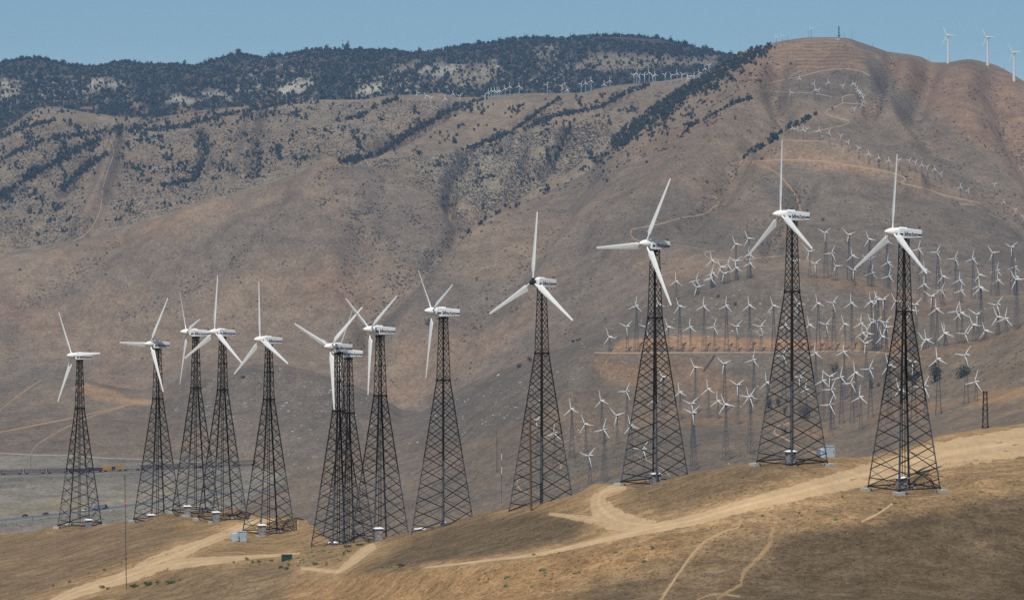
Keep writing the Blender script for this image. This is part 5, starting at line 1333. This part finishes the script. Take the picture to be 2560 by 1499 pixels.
# summit sheds
# a tower without its turbine on the knoll, and a toppled one lying on the slope
p = hit1(2463, 1070, 7); Yt = 870.0
base_p = Vector(((2463 - U0) / F * Yt, Yt, -(979 - VH) / F * Yt - 27.4))
t = new_obj("lattice_tower", None); t.location = base_p; tag(t, "dark lattice tower without a turbine on top, rising behind the ridge at right", "lattice tower")
R0 = Matrix.Rotation(.5, 4, 'Z')
for k in range(4): place("leg", ME_LEG, t, R0 @ Matrix.Rotation(math.pi / 2 * k, 4, 'Z'))
for nm, me in (("bracing", ME_BRACE), ("ring_beam", ME_RING), ("top_plate", ME_CAP)): place(nm, me, t, R0)
pa, pb = hit1(1759, 929, 12), hit1(1787, 889, 12)
pa.z += .8; pb.z += 1.2
t = new_obj("toppled_tower", None); t.location = pa; tag(t, "thin grey lattice tower lying toppled down the slope below the terrace", "lattice tower")
d = pb - pa; m = MB(); 
ax = d.normalized(); sx = ax.cross(Vector((0, 0, 1))).normalized(); sz = sx.cross(ax)
off = [sx * .6, sz * .6, -sx * .6, -sz * .6]
for o_ in off: m.bar(o_, d + o_ * .6, .22)
m.build("leg_frame", M_STEEL_F, t)
m = MB(); nseg = 16
for k in range(nseg):
    for q in range(4):
        f0, f1 = k / nseg, (k + 1) / nseg
        m.bar(d * f0 + off[q] * (1 - .4 * f0), d * f1 + off[(q + 1) % 4] * (1 - .4 * f1), .12)
m.build("bracing", M_STEEL_F, t)

# ------------------------------------------------------------------ train on the valley floor
RAIL = smooth_path([(-100,1192,1),(0,1187,1),(160,1183,1),(330,1176,1),(480,1170,1),(660,1162,1)], 1.0)
railp, _, _ = hit(RAIL[:, 0], RAIL[:, 1])
cum = np.concatenate([[0], np.cumsum(np.linalg.norm(np.diff(railp, axis=0), axis=1))])
def rail_at(s): return Vector([float(np.interp(s, cum, railp[:, k])) for k in range(3)])
def s_of_u(u): return float(np.interp(u, RAIL[:, 0], cum))
M_MAROON = mat("maroon_paint", (.085, .035, .035), .7, var=(.3, .7, 1.2)); M_YEL = mat("yellow_paint", (.50, .25, .035), .6, var=(.3, .85, 1.1)); M_RUST = mat("rust_steel", (.085, .055, .045), .8, var=(.4, .7, 1.2)); M_DBLUE = mat("dark_blue_paint", (.02, .03, .07), .5)
M_LOAD = mat("grey_load", (.27, .235, .19), .9, var=(.3, .8, 1.2))
def bogies(t, Lc):
    for s in (-1, 1):
        m = MB(); m.box((s * Lc * .36, 0, .62), (2.6, 1.9, .45))
        b = m.build("bogie", M_DARK, t)
        for q in (-.85, .85):
            for w in (-.75, .75):
                m = MB(); m.lathe([(.45, -.07), (.45, .07)], 14, 'y', (s * Lc * .36 + q, w, .45)); m.build("wheel", M_DARK, b)
def railcar(ua, ub, kind, label):
    a, b = rail_at(s_of_u(ua)), rail_at(s_of_u(ub)); d = b - a; Lc = d.length
    t = new_obj("freight_car", None); c = (a + b) / 2; t.location = c + Vector((0, 0, .45)); t.rotation_euler = (0, -math.atan2(d.z, Vector((d.x, d.y)).length), math.atan2(d.y, d.x))
    tag(t, label, "freight car", "cars of the freight train in the valley")
    Lb = Lc - 1.2
    m = MB(); m.box((0, 0, 1.15), (Lb, 2.6, .5)); m.bar((-Lc / 2, 0, 1.0), (Lc / 2, 0, 1.0), .35)
    m.build("frame", M_RUST, t)
    if kind == "rack":
        m = MB()
        n = 16
        for s in (-1.3, 1.3):
            for k in range(n + 1): m.bar((-Lb / 2 + Lb * k / n, s, 1.35), (-Lb / 2 + Lb * k / n, s, 4.6), .17, .17)
            m.bar((-Lb / 2, s, 4.6), (Lb / 2, s, 4.6), .24)
        for s in (-1, 1): m.box((s * (Lb / 2 - .1), 0, 3.0), (.3, 2.7, 3.4))
        m.build("stakes", M_RUST, t)
        m = MB(); m.box((0, 0, 2.6), (Lb - 1.0, 1.6, 2.3)); m.build("load", M_LOAD, t)
    elif kind == "gondola":
        m = MB()
        for s in (-1.35, 1.35): m.box((0, s, 2.6), (Lb, .14, 2.5))
        for s in (-1, 1): m.box((s * (Lb / 2 - .08), 0, 2.6), (.14, 2.6, 2.5))
        for k in range(9):
            for s in (-1.46, 1.46): m.box((-Lb / 2 + Lb * (k + .5) / 9, s, 2.6), (.16, .08, 2.4))
        m.box((0, 0, 1.6), (Lb - .3, 2.5, .3)); m.build("body", M_MAROON, t)
    else:
        m = MB(); m.box((0, 0, 3.1), (Lb, 2.9, 3.6))
        for k in range(14):
            for s in (-1.47, 1.47): m.box((-Lb / 2 + Lb * (k + .5) / 14, s, 3.1), (.14, .07, 3.5))
        m.build("body", M_YEL, t)
        m = MB(); m.box((0, 0, 4.95), (Lb + .1, 3.0, .14)); m.build("roof", M_YEL, t)
        m = MB()
        for s in (-1.53, 1.53): m.box((-.4, s, 3.0), (4.0, .06, 3.2))
        dr = m.build("door", M_DBLUE, t)
        m = MB(); m.bar((-.4, -1.6, 1.6), (-.4, -1.6, 4.4), .12); m.build("door_bar", M_CAB, dr)
    bogies(t, Lc)
k = 0
for (ua, ub) in ((-56, 0), (1, 57), (59, 115), (117, 170)):
    railcar(ua, ub, "rack", "open stake freight car, %s from the train's left end" % ordinal(k)); k += 1
railcar(172, 213, "gondola", "maroon gondola car, left one of the two before the yellow boxcar")
railcar(216, 256, "gondola", "maroon gondola car coupled directly to the yellow boxcar's left end")
railcar(257, 307, "box", "yellow boxcar with a dark blue door in the middle of the train")
k = 0
for ua in range(352, 640, 48):
    railcar(ua, ua + 46.5, "rack", "open stake freight car, %s to the right of the empty flat cars" % ordinal(k)); k += 1
a, b = rail_at(s_of_u(308)), rail_at(s_of_u(351)); d = b - a
t = new_obj("flat_car", None); t.location = (a + b) / 2 + Vector((0, 0, .45)); t.rotation_euler = (0, 0, math.atan2(d.y, d.x)); tag(t, "empty flat car coupled to the yellow boxcar's right end", "freight car")
m = MB(); m.box((0, 0, 1.2), (d.length - 1.2, 2.7, .55)); m.bar((-d.length / 2, 0, 1), (d.length / 2, 0, 1), .3); m.build("deck", M_RUST, t); bogies(t, d.length)

# ------------------------------------------------------------------ traffic on the highway
HW = smooth_path([(-380,1352,5),(0,1300,4.4),(150,1284,4.2),(270,1270,4),(330,1262,3.8),(420,1250,3.4),(560,1234,3)], 2.0)
def road_pose(u, off):
    i = int(np.argmin(np.abs(HW[:, 0] - u))); p = hit1(HW[i, 0], HW[i, 1] + off); q = hit1(HW[i + 4, 0], HW[i + 4, 1] + off)
    return p + Vector((0, 0, .55)), math.atan2(q.y - p.y, q.x - p.x)
M_GLASS = mat("dark_glass", (.02, .025, .03), .15); M_TYRE = mat("tyre_rubber", (.02, .02, .02), .9); M_SILV = mat("trailer_grey", (.27, .30, .36), .5); M_CABD = mat("dark_cab_paint", (.03, .03, .045), .4); M_ORG = mat("orange_paint", (.75, .10, .03), .6)
def wheels(t, xs, w, r):
    for x in xs:
        for s in (-1, 1):
            m = MB(); m.lathe([(r * .6, -.13), (r, -.12), (r, .12), (r * .6, .13)], 16, 'y', (x, s * w, r)); o = m.build("wheel", M_TYRE, t)
def truck(u, off):
    p, a = road_pose(u, off); t = new_obj("semi_truck", None); t.location = p; t.rotation_euler = (0, 0, a)
    tag(t, "semi truck with dark cab and long blue grey trailer on the highway", "truck")
    m = MB(); m.box((-2.5, 0, 2.65), (13.6, 2.6, 2.9)); m.box((-2.5, 0, 1.1), (13.2, 1.1, .3)); m.build("trailer", M_SILV, t)
    m = MB(); m.loft([[(4.6, s * 1.25, z) for s, z in ((1, .8), (1, 4.0), (-1, 4.0), (-1, .8))], [(6.6, s * 1.25, z) for s, z in ((1, .8), (1, 3.6), (-1, 3.6), (-1, .8))], [(7.0, s * 1.2, z) for s, z in ((1, .8), (1, 2.2), (-1, 2.2), (-1, .8))], [(8.6, s * 1.1, z) for s, z in ((1, .8), (1, 1.9), (-1, 1.9), (-1, .8))]])
    m.build("cab", M_CABD, t)
    m = MB(); m.box((6.85, 0, 2.85), (.1, 2.1, .9)); m.build("windshield", M_GLASS, t)
    wheels(t, (-8.2, -7, 4.2, 5.3, 7.9), 1.1, .52)
def car(u, off, paint, label, flip=False, pickup=False):
    p, a = road_pose(u, off); t = new_obj("car", None); t.location = p; t.rotation_euler = (0, 0, a + (math.pi if flip else 0)); t.scale = (1.25,) * 3
    tag(t, label, "car", "cars on the highway")
    m = MB(); prof = [(-2.3, .45), (-2.3, .95), (2.2, .9), (2.35, .7), (2.35, .4)]
    m.loft([[(x, s * .9, z) for x, z in prof] for s in (1, -1)]); m.build("body", paint, t)
    m = MB(); pr = [(-1.7, .95), (-1.2, 1.5), (.4, 1.5), (1.2, .93)] if not pickup else [(-.4, .95), (-.2, 1.65), (.8, 1.65), (1.4, .93)]
    m.loft([[(x, s * .78, z) for x, z in pr] for s in (1, -1)]); m.build("cabin", M_GLASS, t)
    wheels(t, (-1.4, 1.45), .85, .34)
truck(251, 1.2)
car(63, -1.6, M_CABD, "small black car on the highway at far left", True)
car(113, -1.0, mat("dark_red_paint", (.10, .03, .03), .4), "small dark red car following the black one on the highway", True)
car(213, 1.5, M_WHITE_FAR, "white pickup on the highway just behind the truck", False, True)
p, a = road_pose(314, -.6); t = new_obj("traffic_barrel", None); t.location = p; tag(t, "bright orange marker on the highway right of the truck", "road marker")
m = MB(); m.lathe([(1.2, 0), (1.1, .4), (.9, 1.4), (.8, 2.6), (.4, 2.9)], 14); m.build("barrel", M_ORG, t)
m = MB(); m.lathe([(.93, 1.4), (.9, 1.9)], 14); m.build("band", M_CABTOP, t)

# ------------------------------------------------------------------ single bushes and trees that stand out
def bush(name, u, v, hpx, wpx, label, cat, colours, smax, leaves=900, trunk=True, group=None, seed=0):
    p = hit1(u, v, smax); k = p.y / F; h, w = hpx * k, wpx * k / 2
    r = np.random.default_rng(seed + int(u * 7 + v))
    t = new_obj(name, None); t.location = p; tag(t, label, cat, group)
    lobes = [(r.uniform(-.6, .6), r.uniform(-.6, .6), r.uniform(.22, .78), r.uniform(.26, .46)) for _ in range(11)]
    vs, fs, cs = [], [], []
    for i in range(leaves):
        lx, ly, lz, lr = lobes[r.integers(0, len(lobes))]
        d = r.normal(0, 1, 3); d /= np.linalg.norm(d); d *= lr * r.uniform(.55, 1.08)
        c = np.array([(lx + d[0]) * w, (ly + d[1]) * w, max(.02, lz + d[2] * .9) * h])
        s = r.uniform(.05, .11) * max(w, h * .5)
        a, b2 = r.normal(0, 1, 3), r.normal(0, 1, 3); a /= np.linalg.norm(a); b2 /= np.linalg.norm(b2)
        q = len(vs); vs += [c + a * s, c - a * s * .5 + b2 * s * .9, c - a * s * .5 - b2 * s * .9]; fs.append((q, q + 1, q + 2))
        cc = np.array(colours[r.integers(0, len(colours))]) * r.uniform(.7, 1.35); cs += [cc] * 3
    me = raw_mesh("crown", np.array(vs), np.array(fs), [M_LEAF], False, np.array(cs)); new_obj("crown", me, t)
    m = MB()
    for q in range(5 if trunk else 3):
        a = q * 1.3 + r.uniform(0, .5); e = Vector((math.cos(a) * w * .5, math.sin(a) * w * .5, h * .55))
        m.bar((0, 0, -.2), e * .5 + Vector((0, 0, h * .1)), .035 * h + .01); m.bar(e * .5 + Vector((0, 0, h * .1)), e, .02 * h + .008)
    m.build("trunk" if trunk else "stems", M_BARK, t)
    return t
DK = [(.028,.036,.024),(.04,.048,.03),(.034,.04,.03)]; SG = [(.10,.135,.055),(.075,.10,.045),(.12,.14,.075)]; GREYISH = [(.085,.095,.06),(.11,.115,.08),(.07,.08,.05)]
for (u, v, h, w, lab) in ((2337,956,58,44,"large dark bushy tree beneath a turbine on the brown slope at right"),(2401,944,34,52,"low wide dark bush, right one on the brown slope"),(2282,962,36,58,"dark tree seen through the largest tower's lattice"),
                          (2085,934,32,32,"dark round tree on the slope between the two rightmost towers"),(2178,972,22,14,"small upright dark bush left of the largest tower"),(2196,968,14,14,"small low dark bush beside the upright one"),
                          (1960,1082,18,18,"dark bush inside the bend of the orange track"),(2014,1046,34,40,"dark tree behind the second tower from the right"),(1922,1020,30,24,"dark tree above the cut bank, left part"),(1945,1016,24,18,"dark tree above the cut bank, just right of the first"),(1962,1034,22,14,"small dark tree at the end of the cut bank"),
                          (1433,856,8,14,"small dark bush on the skyline of the stony hill, right one"),(1446,853,10,16,"small dark bush pair on the skyline of the stony hill"),(1296,921,14,20,"dark shrub on the stony slope left of the hubless turbine"),(1325,905,14,18,"dark shrub on the stony slope just behind the hubless turbine's tower"),
                          (2118,610,9,15,"dark round bush alone on the grey face above the hilltop turbines"),(2057,552,8,12,"dark bush on the grey face right of the second tower's nacelle"),(1768,458,7,12,"dark bush on the brown face left of the orange track"),(1838,764,10,13,"dark round bush above the terrace row"),(1795,743,8,12,"dark bush on the stony hill left of the terrace row's middle"),
                          (98,570,10,16,"lone dark bush at the left edge of the brown mountain"),(193,615,7,10,"lone dark bush at the foot of the pale spur"),(607,946,8,16,"dark shrub below the left stony hill's crest"),(606,942,1,1,None),(1068,812,18,24,"bare grey tree on the brown slope left of the V-bladed turbine"),(1192,702,12,12,"small grey bush on the brown slope, mid picture"),(50,676,6,12,"small dark bush on the ridge at far left"),
                          (2081,276,10,9,"lone dark tree beside the zigzag bend"),(1905,400,7,13,"dark bush at the start of the zigzag track"),(1977,162,8,10,"small dark bush on the striped face under the peak"),(1838,300,14,12,"dark tree left of the grey face under the peak")):
    if lab: bush("tree" if h > 15 else "bush", u, v, h, w, lab, "tree" if "tree" in lab else "bush", DK if "grey" not in lab.split("on")[0] else GREYISH, 17, 500, h > 15)
for i, (u, v, h, w, lab) in enumerate(((2106,1243,8,9,"small green bush on bare ground left of the largest tower"),(1335,1387,6,13,"bright green low bush on the verge of the ridge road"),(443,1291,8,14,"green shrub at the foot of the third tower from the left"),
    (617,1399,8,16,"green shrub among weeds, leftmost above the green box's level"),(633,1407,8,14,"green shrub left of the green box, lower left one"),(648,1406,8,16,"green shrub left of the green box, lower right one"),(678,1403,6,15,"low green shrub just left of the green box"),
    (584,1407,7,10,"small dark green shrub, left of the shrubs by the green box"),(722,1412,6,12,"small green shrub just below the green box"),(702,1420,9,18,"grey green shrub below the green box, left"),(715,1424,9,16,"grey green shrub below the green box, right"),
    (787,1412,10,16,"green shrub beside the pad road, left of two"),(816,1411,10,9,"green shrub beside the pad road, right of two"),(872,1380,7,15,"grey green shrub at the top of the pad road"),(860,1386,8,12,"grey green bush left of the pad road's top"),
    (868,1368,8,26,"green weeds at the foot of the overlapping towers"),(898,1364,8,28,"green weeds below the rear overlapping tower"),(925,1356,11,34,"tall green weeds left of the cabinet, right of the overlapping towers"),(1004,1415,9,30,"grey green brush below the brown mound, by the road fork"),
    (258,1470,8,22,"green shrub in the row along the access road, left of the mast"),(270,1472,7,14,"small green shrub in the access road row, next to the mast"),(334,1468,11,34,"wide green shrub in the access road row, just right of the mast"),(372,1462,9,32,"green shrub in the access road row, second right of the mast"),
    (395,1459,10,18,"round green shrub in the access road row, third right of the mast"),(426,1457,7,34,"low green shrub ending the access road row at right"),(450,1450,5,9,"tiny dark shrub beside the access road row"),(260,1427,8,14,"green bush on the far bank of the access road"),
    (304,1408,5,8,"small bush on the far bank of the access road, upper one"),(173,1455,6,12,"green bush on the far bank of the access road, lower one"),(132,1465,7,10,"dark bush on the far bank near the picture's lower left"))):
    bush("shrub", u, v, h, w, lab, "shrub", SG if i not in (9, 10, 13, 14, 18) else GREYISH, 7, 420, False, "sage shrubs on the near ridge", 50)

# ------------------------------------------------------------------ desert haze over the whole valley
m = MB()
zmin, zmax = float(GZ.min()) - 1.0, max(float(GZ.max()), 10.0) + 90
m.box((0, 6990, (zmin + zmax) / 2), (9000, 14200, zmax - zmin))
M_HAZE = bpy.data.materials.new("haze"); M_HAZE.use_nodes = True
nt = M_HAZE.node_tree; nt.nodes.clear()
o_ = nt.nodes.new("ShaderNodeOutputMaterial"); pv = nt.nodes.new("ShaderNodeVolumePrincipled")
pv.inputs['Color'].default_value = HAZE_COLOR; pv.inputs['Density'].default_value = HAZE_DENSITY; pv.inputs['Anisotropy'].default_value = .0
nt.links.new(pv.outputs[0], o_.inputs['Volume'])
tag(m.build("haze", M_HAZE), "thin blue haze filling the valley air", "haze", kind="stuff")
